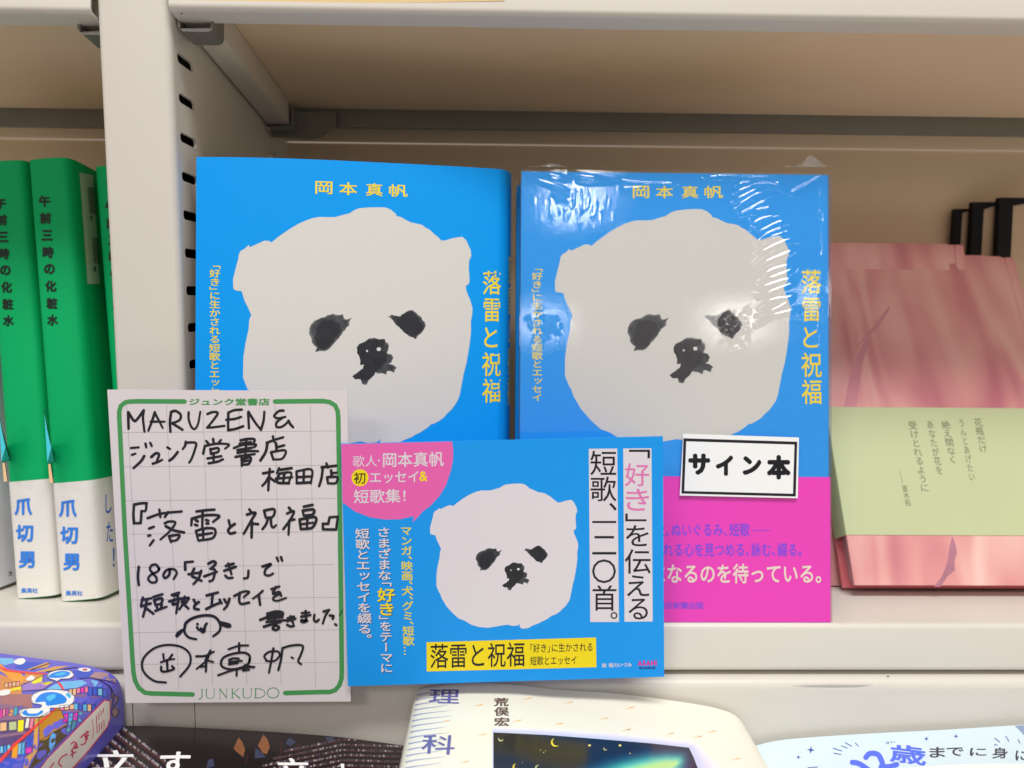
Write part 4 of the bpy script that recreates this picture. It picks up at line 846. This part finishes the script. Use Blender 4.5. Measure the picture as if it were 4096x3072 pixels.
# ------------------------------------------------------------ books lying on the display table in front
tb = thing('display_table', 'cream display table below the shelf carrying the flat books', 'table', (0, -100, -75))
box('table_top', (-400, 420, -260, -6.6, -82, -75), cream, tb, bv=1.5)
def flat_book(name, label, prof, y0, y1, thick, covm, lip=1.0):
    """top surface = profile z(x) extruded towards the camera, closed below"""
    P = [tuple(p) for p in catmull(prof, 4)]
    x0, x1 = P[0][0], P[-1][0]; zb = min(P[0][1], P[-1][1])-thick
    t = thing(name, label, 'book', ((x0+x1)/2, y0, zb))
    Pq = [(x0, zb)]+P+[(x1, zb)]
    V, F = extrude(Pq, lambda a, b, h: np.array([a, h, b]), y0, y1, 1)
    # taper: keep side walls, cover as its own closed body
    c = fix(build('cover', V, F, covm, t), ang=28)
    V, F = boxm(x0+2, x1-2, y1-.6, y0+.6, zb+1, zb+thick-3); build('page_block', V, F, paper, t)
    return t, mesh_surf(c, None)
# colourful book
kb = mat('violet_art_cover', (96, 92, 196), .3, coat=.4, var=.15, vscale=40)
cb, sk1 = flat_book('book', 'glossy book with colourful cartoon library cover at the bottom left corner', [(-262,-3),(-206,-9.5),(-191.9,-11.6),(-177.7,-13.4),(-168.4,-15.4),(-161,-18.2),(-157.6,-22),(-156.6,-27),(-156.2,-32)], -8.2, -130, 40, kb)
zK = lambda L_: [(x/3.2411, 2560+y/3.2411) for x, y in L_]
def art(name, L_, rgb, off, rough=.3, ml=50):
    return decal(name, [fill(zK(P), ml) for P in L_], sk1, off, mat('art_%d_%d_%d' % rgb, rgb, .3, coat=.4), cb, True, each=True)
oline = []
def ol(P, w=2.2): oline.append(stroke(zK(P+[P[0]]), w, False, seg=30))
art('wall_art_print', [[(0,700),(420,700),(420,1010),(0,1010)]], (160,104,104), .03); art('wall_art_print', [[(0,1010),(460,1010),(440,1500),(0,1560)]], (92,64,116), .03); art('wall_art_print', [[(0,440),(150,500),(300,560),(280,700),(0,700)], [(330,420),(560,440),(560,470),(400,540),(300,560)]], (206,134,66), .03)
art('sky_art_print', [[(0,230),(180,240),(170,300),(60,330),(0,300)], [(800,540),(1060,520),(1130,560),(1000,620),(780,640),(600,640),(700,580)], [(1180,520),(1260,530),(1320,600),(1220,605)]], (112, 178, 240), .05)
art('night_art_print', [[(330,280),(600,295),(480,350),(300,385),(190,345)], [(1140,600),(1330,600),(1420,620),(1390,740),(1150,690)], [(940,400),(1200,395),(1230,420),(1120,490),(1000,500)], [(980,790),(1260,800),(1200,930),(1130,930),(980,900)], [(0,1560),(330,1470),(300,1659),(0,1659)], [(350,1260),(430,1230),(410,1420),(340,1440)]], (52, 78, 190), .05)
art('orange_art_print', [[(0,300),(90,380),(270,430),(330,490),(290,560),(150,520),(60,440),(0,400)], [(120,930),(170,900),(160,1000),(110,1000)], [(170,1340),(240,1330),(220,1530),(150,1530)]], (240, 150, 40), .06)
art('plank_art_print', [[(330,390),(600,290),(650,300),(620,350),(400,385)], [(440,420),(720,340),(900,335),(700,390),(600,410)], [(450,1010),(505,1010),(480,1440),(400,1560),(360,1659),(300,1659),(330,1520),(430,1450)]], (200, 150, 80), .07)
art('branch_art_print', [[(1220,420),(1300,415),(1400,430),(1500,500),(1545,590),(1480,560),(1400,520),(1280,500),(1150,490)], [(1480,720),(1530,740),(1525,800),(1490,850),(1540,900),(1510,1000),(1470,1010),(1440,930),(1470,860),(1500,780)], [(1440,640),(1470,700),(1465,800),(1430,900),(1425,800),(1440,740)]], (160, 128, 136), .07)
art('night_art_print', [[(1440,520),(1520,560),(1560,640),(1560,720),(1500,700),(1460,620)]], (104, 84, 196), .06)
art('crate_art_print', [[(500,1000),(640,930),(740,880),(790,900),(870,1100),(700,1190),(600,1290),(510,1310)]], (176, 122, 36), .09)
art('shade_art_print', [[(510,1310),(600,1290),(700,1190),(870,1110),(880,1230),(620,1480),(540,1560),(420,1659),(380,1659),(480,1450)]], (74, 62, 30), .08)
art('feather_art_print', [[(680,1185),(725,1230),(715,1340),(640,1480),(625,1500),(635,1350),(650,1260)]], (92, 160, 226), .11)
art('sail_art_print', [[(270,590),(400,540),(560,460),(560,560),(700,540),(560,640),(290,660)]], (150, 116, 190), .09)
art('yellow_art_print', [[(400,550),(550,460),(540,540),(440,570)], [(530,560),(620,540),(700,540),(600,585)], [(235,1040),(310,1035),(300,1180),(230,1190)], [(120,640),(270,600),(275,640),(120,665)]], (238, 214, 20), .11)
art('shelf_art_print', [[(0,1000),(240,960),(330,990),(460,1000),(460,1015),(0,1045)], [(940,705),(1100,705),(1290,730),(1420,790),(1330,800),(1200,745),(960,735)], [(0,1230),(340,1180),(330,1215),(0,1270)], [(800,905),(1000,905),(1100,930),(1180,980),(1150,985),(1050,940),(820,925)], [(0,820),(250,850),(380,860),(240,960),(0,960)]], (138, 98, 130), .07)
sp = []
def spines(x0, y0, x1, y1, h, n, cs, dx_=0):
    for k in range(n):
        a = k/n; b = (k+.86)/n; xa, ya = x0+(x1-x0)*a, y0+(y1-y0)*a; xb, yb = x0+(x1-x0)*b, y0+(y1-y0)*b; hh = h*rng.uniform(.8, 1.05)
        sp.append(([(xa, ya), (xb, yb), (xb+dx_, yb+hh), (xa+dx_, ya+hh)], cs[(k*7+n) % len(cs)]))
PK, PE, CYN, MG, DB, LB = (232, 120, 150), (240, 176, 130), (90, 170, 220), (220, 50, 170), (60, 84, 200), (120, 190, 230)
spines(890, 640, 1150, 600, 80, 5, [PE, MG, PE, PK, PK]); spines(1140, 610, 1400, 640, 105, 4, [DB, (80, 110, 210), LB, DB])
spines(770, 850, 970, 830, 62, 3, [PK, PE, PE]); spines(960, 820, 1250, 840, 90, 5, [CYN, PE, (70, 90, 200), DB, CYN])
spines(830, 960, 1080, 930, 120, 4, [MG, (90, 180, 210), MG, CYN], -10); spines(880, 1060, 1000, 1030, 130, 2, [(90, 170, 180), (70, 150, 170)], -20)
spines(0, 900, 120, 880, 110, 3, [MG, PK, (180, 70, 150)], -10); spines(180, 880, 300, 850, 110, 2, [(70, 160, 190), (110, 100, 200)], -10)
spines(0, 1070, 100, 1060, 130, 1, [PE]); spines(115, 1060, 230, 1050, 130, 1, [(178, 186, 140)]); spines(340, 1010, 450, 1010, 150, 2, [(226, 216, 210), PK], -20)
spines(0, 1380, 140, 1350, 110, 3, [LB, (70, 130, 210), LB]); spines(240, 1340, 330, 1320, 160, 2, [LB, CYN], -10); spines(335, 1400, 420, 1380, 90, 1, [MG]); spines(60, 560, 260, 530, 60, 4, [PE, (226, 150, 130)]); spines(480, 1659, 481, 1660, 1, 1, [PE])
bycol = {}
for q, c in sp: bycol.setdefault(c, []).append(q); ol(q, 1.6)
for c, L_ in bycol.items(): art('tiny_books_art_print', L_, c, .1)
wh = [[(610,470),(640,420),(720,390),(800,385),(900,390),(950,430),(950,470),(900,500),(790,505),(740,535),(700,520),(640,500)],
      [(400,760),(430,700),(520,660),(650,640),(780,645),(900,665),(965,730),(950,810),(880,865),(760,880),(650,880),(650,950),(560,990),(430,1000),(300,1000),(250,960),(270,900),(400,880),(520,880),(540,840),(430,820)],
      [(1015,375),(1080,360),(1165,370),(1170,400),(1100,410),(1030,395)], [(175,290),(210,250),(290,235),(330,260),(310,300),(250,320)], [(340,500),(400,460),(450,480),(430,520),(350,525)], [(0,660),(120,640),(120,700),(0,720)]]
art('cloud_art_print', [catmull(P, 3, True) for P in wh], (228, 228, 224), .13)
art('whirl_art_print', [catmull(P, 3, True) for P in [[(625,470),(690,425),(800,400),(900,415),(900,450),(820,485),(660,490)], [(460,780),(520,710),(620,675),(760,685),(860,750),(850,810),(780,830),(650,850),(600,845),(580,800),(470,810)], [(290,940),(340,905),(370,950),(480,950),(540,910),(555,940),(470,985),(330,980)]]], (36, 128, 224), .16)
art('swirl_art_print', [catmull(P, 3, True) for P in [[(700,450),(800,420),(860,430),(780,460)], [(600,740),(700,700),(720,740),(640,790)], [(850,700),(900,690),(920,740),(890,750)]]], (70, 180, 236), .18)
art('ribbon_art_print', [[(0,340),(90,375),(250,400),(600,430),(600,446),(250,425),(60,400),(0,360)], [(0,1540),(180,1340),(440,1120),(720,880),(740,885),(460,1140),(200,1370),(0,1600)], [(730,540),(790,560),(835,640),(815,650),(770,590)]], (232, 60, 60), .17)
art('target_art_print', [circ(1100, 384, 34, 14)], (190, 70, 90), .16)
for P in wh[:2]+[[(500,1000),(640,930),(790,900),(870,1100),(700,1190),(510,1310)], [(270,590),(560,460),(560,560),(700,540),(560,640),(290,660)]]: ol(P, 2)
for P in ([(1030,500),(1200,490),(1360,560),(1440,640),(1450,760)], [(1300,520),(1420,600),(1470,700),(1450,860)], [(1480,720),(1530,740),(1520,800),(1480,860),(1540,920),(1500,1000),(1450,940),(1480,860)], [(1220,500),(1400,530),(1500,560)], [(400,385),(640,300)], [(600,410),(1000,350)]): oline.append(stroke(zK(P), 2.6, True, seg=30))
decal('outline_art_print', oline, sk1, .2, mat('dark_outline_print', (40, 34, 60), .35), cb, True)
wl = [(1360,785),(1418,800),(1425,1010),(1390,1120),(1150,1420),(900,1700),(500,1700),(620,1540)]
decal('title_panel_outline_print', [fill(zK([(1352,772),(1426,790),(1434,1015),(1396,1132),(1160,1430),(915,1710),(485,1710),(610,1535)]), 25)], sk1, .22, mat('red_outline_print', (226, 50, 90), .35), cb, True)
decal('title_panel_print', [fill(zK(wl), 25)], sk1, .26, mat('white_panel_print', (232, 218, 212), .4), cb, True)
redp = mat('crimson_lettering', (200, 40, 84), .4)
cur = [[(1155,1190),(1100,1215),(1110,1255),(1150,1230)],[(1125,1180),(1130,1290)],[(1045,1265),(1100,1225),(1110,1330),(1050,1360)],[(920,1350),(960,1320),(1000,1370),(940,1410),(930,1450)],[(985,1330),(960,1400),(1010,1390)],[(915,1490),(985,1450)],[(945,1440),(940,1520)],[(870,1480),(800,1520),(760,1590),(800,1640)],[(700,1590),(650,1659)]]
decal('title_lettering', [stroke(zK(P), 5) for P in cur]+[stroke(zK([(1192,1030),(1210,1150),(1200,1280)]), 2)] + [stroke(zK([(1340-k*30, 885+k*32), (1350-k*30, 1120+k*28)]), 3.2, False) for k in range(4)], sk1, .3, redp, cb, step=.002)

# dark photo book
dkm = mat('dark_photo_cover', (26, 20, 22), .28, coat=.5)
db, sk2 = flat_book('book', 'glossy dark book with photograph of library shelves and white title, between colourful and cream books', [(-172,-41),(-166,-41.1),(-143.8,-41.1),(-105.1,-43),(-71.6,-45.5),(-51.4,-48.1),(-38.2,-50.2),(-30,-52.4),(-26,-54)], -9, -130, 20.5, dkm)
zD = lambda x, y: (280+x*.642, 2860+y*.642)
br, wt, lt = [], [], []
edge = lambda x: 62+max(0, x-300)*.025+max(0, x-1100)**2*.00006
def row(a, d, L0, hmin, hmax, up, plank, dim):
    t = 0.
    while t < L0:
        w = rng.uniform(3.5, 11); h = rng.uniform(hmin, hmax); p = a+d*t; q = a+d*(t+w); u = up*h
        if min(p[1], q[1])+u[1] > edge(p[0])+4 and p[0] > 95 and rng.random() < .88: (wt if rng.random() > dim else lt).append(fill([zD(*p), zD(*q), zD(*(q+u)), zD(*(p+u))]))
        t += w+.8
    b = a+d*L0; o = -up*plank
    br.append(fill([zD(*a), zD(*b), zD(*(b+o)), zD(*(a+o))], 30))
dl = np.array([.79, .61])
for k, (x0, y0) in enumerate(((-60, 150), (10, 118), (90, 96), (160, 90), (240, 84), (330, 90), (-60, 230), (-60, 300))):
    row(np.array([x0, y0], float), dl, 420 if k < 6 else 300, 11, 19, np.array([.35, -.94]), 15, .35)
for jx in range(7):
    y17 = 158+32*jx; xl = max(1000, 1330-66*jx)
    row(np.array([xl, y17+.2*(1700-xl)]), np.array([.98, -.196]), 1700-xl, 9, 16, np.array([.05, -1.]), 5, .75)
    row(np.array([1700., y17]), np.array([1., .03]), 390, 9, 15, np.array([.05, -1.]), 5, .8)
for x, y0, y1 in ((1320,170,300),(1430,170,250),(1680,140,160),(1110,250,300),(1090,205,260),(1530,215,280),(1660,255,310)): br.append(stroke([zD(x, y0), zD(x-18, y1)], 4, False))
decal('wood_shelf_print', br, sk2, .05, mat('brown_wood_print', (70, 40, 36), .3, var=.2, vscale=80), db, True, step=.0005)
decal('pale_book_print', wt, sk2, .09, mat('pale_spine_print', (142, 134, 140), .3, var=.5, vscale=200), db, True)
decal('dim_book_print', lt, sk2, .09, mat('dim_spine_print', (74, 60, 72), .3, var=.3, vscale=200), db, True)
decal('lamp_print', [fill([zD(*p) for p in P]) for P in ([(1050,140),(1072,165),(1090,215),(1080,262),(1050,240),(1018,210)], [(1205,122),(1230,150),(1245,200),(1225,245),(1200,235),(1170,190)])], sk2, .1, mat('amber_print', (128, 82, 54), .3, var=.35, vscale=90), db)
decal('glass_print', [fill([zD(*p) for p in P]) for P in ([(1340,175),(1370,140),(1410,170),(1370,195)], [(1155,205),(1200,235),(1220,265),(1150,270)], [(1590,135),(1640,137),(1650,165),(1600,162)], [(860,280),(890,270),(900,320),(850,330)])], sk2, .08, mat('slate_blue_print', (56, 60, 84), .3), db)
tw = mat('white_title_print', (232, 232, 236), .35)
decal('title_lettering', [text_h('立', (zD(150, 0)[0], zD(0, 218)[1], zD(400, 0)[0], zD(0, 345)[1]), .02, shear=.25), text_h('す', (zD(555, 0)[0], zD(0, 228)[1], zD(745, 0)[0], zD(0, 385)[1]), .02, shear=.15),
      text_h('立', (zD(1290, 0)[0], zD(0, 268)[1], zD(1500, 0)[0], zD(0, 400)[1]), .02, shear=-.2), text_h('ナ', (zD(1630, 0)[0], zD(0, 303)[1], zD(1770, 0)[0], zD(0, 430)[1]), .02, shear=-.1)], sk2, .14, tw, db)

# cream book
crmc = mat('ivory_glossy_cover', (247, 238, 210), .32, coat=.35)
cr_prof = [(-36.5,-37),(-35.5,-32),(-34.4,-28.2),(-33.0,-26.2),(-30.3,-24.8),(-24,-23.6),(-11.4,-22.6),(7.6,-23.3),(23.9,-25.4),(47.8,-27.1),(64.8,-29.1),(86.2,-32.4),(96.5,-34.9),(101.5,-37.2),(104.8,-40.5),(106.6,-45)]
eb, sk3 = flat_book('book', 'ivory glossy book with blue striped spine side and night sky picture', cr_prof, -8, -130, 28, crmc)
zE = lambda x, y: (1560+x*.696, 2660+y*.696)
zF = lambda x, y: (1366+x*.6175, 2048+y*.6175)
def dome(name, P, surf, off, M, par, ml=30): return decal(name, [fill(P, ml)], surf, off, M, par, True)
gl_ = []
for k in range(16):
    y = 1175+k*32+(k*k)*.35; xa = 492-k*6.2; w = 235+20*math.sin(k*1.7)
    A_1 = [zF(xa, y+10), zF(xa+60, y-2), zF(xa+140, y-12), zF(xa+w, y-22-rng.uniform(0, 4))]
    gl_.append(stroke(A_1, 6.2, True, 1.0))
decal('stripe_print', gl_, sk3, .06, mat('blue_grey_stripe_print', (150, 158, 186), .35), eb, True)
tt = mat('slate_violet_print', (96, 98, 156), .35)
decal('title_lettering', [text_h('理', (zF(568, 0)[0], zF(0, 1148)[1], zF(765, 0)[0], zF(0, 1240)[1]), .01, .02, .1), text_h('科', (zF(520, 0)[0], zF(0, 1442)[1], zF(735, 0)[0], zF(0, 1568)[1]), .01, .05, .1)], sk3, .1, tt, eb)
decal('author_lettering', chars([('荒',)+zF(1035, 1231)+(60, 34), ('俣',)+zF(1037, 1292)+(60, 36), ('宏',)+zF(1038, 1358)+(62, 36)], .03), sk3, .08, mat('brown_print', (98, 80, 70), .4), eb)
nt_ = mat('night_sky_print', (16, 22, 38), .25, coat=.4)
q = [zE(594, 387), zE(900, 402), zE(1200, 425), zE(1500, 450), zE(1718, 475), zE(1745, 530), zE(1775, 610), zE(1775, 660), zE(594, 660)]
for g_ in range(9):
    t_ = g_/8; d_ = 100-78*t_; c_ = tuple(int(a+(b-a)*t_) for a, b in zip((246, 237, 211), (190, 198, 246)))
    dome('glow_print', [zE(594-d_*.1, 387-d_*.42), zE(900, 402-d_*.45), zE(1300, 433-d_*.5), zE(1700, 474-d_*.5), zE(1718+d_*.5, 475-d_*.32), zE(1718+d_*.95, 475+d_*.12), zE(1745+d_*1.5, 555), zE(1775+d_*2.0, 660), zE(594-d_*.1, 660)], sk3, .02+.009*g_, mat('glow_%d' % g_, c_, .32, coat=.35), eb, 16)
dome('night_picture_print', q, sk3, .12, nt_, eb, 16)
art2 = lambda nm, P, rgb, off: dome(nm, [zE(*p) for p in P], sk3, off+.09, mat('sky_%d_%d_%d' % rgb, rgb, .25, coat=.4), eb, 16)
AO = np.array([(1000,660),(1060,585),(1200,530),(1340,495),(1470,470),(1600,463),(1718,477),(1738,522),(1768,600),(1774,660)], float)
AI = np.array([(1290,660),(1330,625),(1400,600),(1460,584),(1520,570),(1580,560),(1640,556),(1650,570),(1600,600),(1520,660)], float)
AC = [(18, 30, 50), (24, 58, 84), (34, 92, 108), (52, 138, 138), (90, 180, 160), (132, 208, 158), (172, 218, 134)]
for g_ in range(14):
    t_ = g_/13; x_ = t_*5.999; k_ = int(x_); f_ = x_-k_
    art2('aurora_print', [tuple(p) for p in AO+(AI-AO)*t_**.8], tuple(int(a+(b-a)*f_) for a, b in zip(AC[k_], AC[k_+1])), .07+.006*g_)
def cres(cx, cy, r, a, th=.55):
    o_ = [(cx+r*math.cos(t), cy+r*math.sin(t)) for t in np.linspace(a-1.9, a+1.9, 14)]; i_ = [(cx-r*th*math.cos(a)+r*.93*math.cos(t)+r*.2*math.cos(a), cy-r*th*math.sin(a)+r*.93*math.sin(t)+r*.2*math.sin(a)) for t in np.linspace(a+1.45, a-1.45, 12)]
    return fill([zE(*p) for p in o_+i_])
decal('moon_print', [cres(950, 445, 25, 2.6), cres(727, 588, 22, 2.7)], sk3, .29, mat('yellow_moon_print', (246, 208, 60), .3), eb)
decal('small_moon_print', [cres(637, 424, 15, 1.9), cres(1238, 480, 11, 2.2), cres(850, 590, 15, 3.4)], sk3, .29, mat('pale_moon_print', (200, 206, 150), .3), eb)
decal('star_print', [fill([zE(*p) for p in circ(*c, 8)]) for c in ((1147,462,8,6),(1322,462,8,6))]+[fill([zE(*p) for p in circ(*c, 6)]) for c in ((883,503,3,3),(893,493,3,2),(865,488,3,2),(1379,508,4,3),(760,560,2,2))], sk3, .29, mat('warm_star_print', (240, 216, 120), .3), eb)
fk = []
for x, y in ((1040,213),(980,335),(1390,243),(1370,370),(1860,380),(1780,410),(1620,392),(540,398),(740,318),(520,228),(1780,222),(2000,538),(330,320),(440,555),(1240,305),(800,190)):
    fk.append(stroke([zE(x-34, y+7), zE(x+8, y)], 1.6, False, 2.6)); fk.append(stroke([zE(x-8, y+1), zE(x+14, y-2)], 4, False, 3))
decal('gold_fleck_print', fk, sk3, .06, mat('gold_fleck_print', (222, 178, 112), .4), eb, True)

# pale blue book
pbm = mat('pale_blue_cover', (198, 216, 248), .35, coat=.3)
pb, sk4 = flat_book('book', 'pale blue book with large blue number twelve and small stars, bottom right corner', [(106.2,-54.5),(107.5,-51.6),(109.2,-50.6),(123.4,-47.4),(158.6,-44.8),(191.7,-43.1),(225.4,-40.9),(240,-40.5),(244,-43)], -9, -130, 20, pbm)
zG = lambda x, y: (2960+x*.5136, 2860+y*.5136)
nv = mat('navy_star_print', (40, 72, 160), .35); rb = mat('royal_blue_print', (78, 104, 224), .35); dk = mat('charcoal_print', (50, 46, 62), .35)
def star(cx, cy, r, a=.1): 
    P = []
    for k in range(8): rr = r if k % 2 == 0 else r*.3; P.append((cx+rr*math.cos(a+k*math.pi/4), cy+rr*math.sin(a+k*math.pi/4)))
    return fill([zG(*p) for p in P])
decal('star_print', [star(552, 272, 32), star(455, 328, 20), star(1452, 185, 20), star(1682, 165, 20)], sk4, .08, nv, pb)
decal('spark_print', [stroke([zG(*a), zG(*b)], 3.2, False) for a, b in (((730,297),(785,306)),((725,258),(793,280)),((790,240),(835,258)),((820,215),(870,243)),((898,218),(922,242)),((1985,180),(2022,210)),((2070,165),(2095,205)),((2165,190),(2180,217)),((530,410),(605,405)))], sk4, .08, nv, pb, each=True)
decal('title_lettering', [stroke([zG(*p) for p in P], 21) for P in ([(875,368),(930,380),(1020,440)], [(980,330),(1010,300),(1070,305),(1100,350),(1110,400),(1080,440)], [(1100,400),(1160,402),(1220,385)])]+[text_h('歳', (zG(1165, 0)[0], zG(0, 235)[1], zG(1450, 0)[0], zG(0, 380)[1]), .02, .12)], sk4, .08, rb, pb, step=.004)
decal('title_lettering', chars([('ま',)+zG(1537, 290)+(62, 42), ('で',)+zG(1675, 285)+(68, 34), ('に',)+zG(1855, 287)+(66, 32), ('身',)+zG(2025, 295)+(64, 44), ('に',)+zG(2200, 315)+(56, 40)], .012), sk4, .08, dk, pb)
decal('ruby_lettering', chars([('さ',)+zG(1150, 216)+(16, 9), ('い',)+zG(1190, 210)+(16, 8), ('み',)+zG(1992, 232)+(16, 7)], .01), sk4, .08, nv, pb)
dome('white_oval_print', [zG(*p) for p in [(1290,413),(1500,395),(1750,383),(2000,378),(2260,380),(2260,520),(1200,520)]], sk4, .06, mat('soft_white_print', (240, 226, 226), .4), pb, 40)
dome('corner_tint_print', [zG(2140,84), zG(2215,79), zG(2215,160)], sk4, .05, mat('grey_blue_print', (130, 146, 176), .4), pb)
for t in (cb, db, eb, pb): t['group'] = 'books lying flat on the display table'
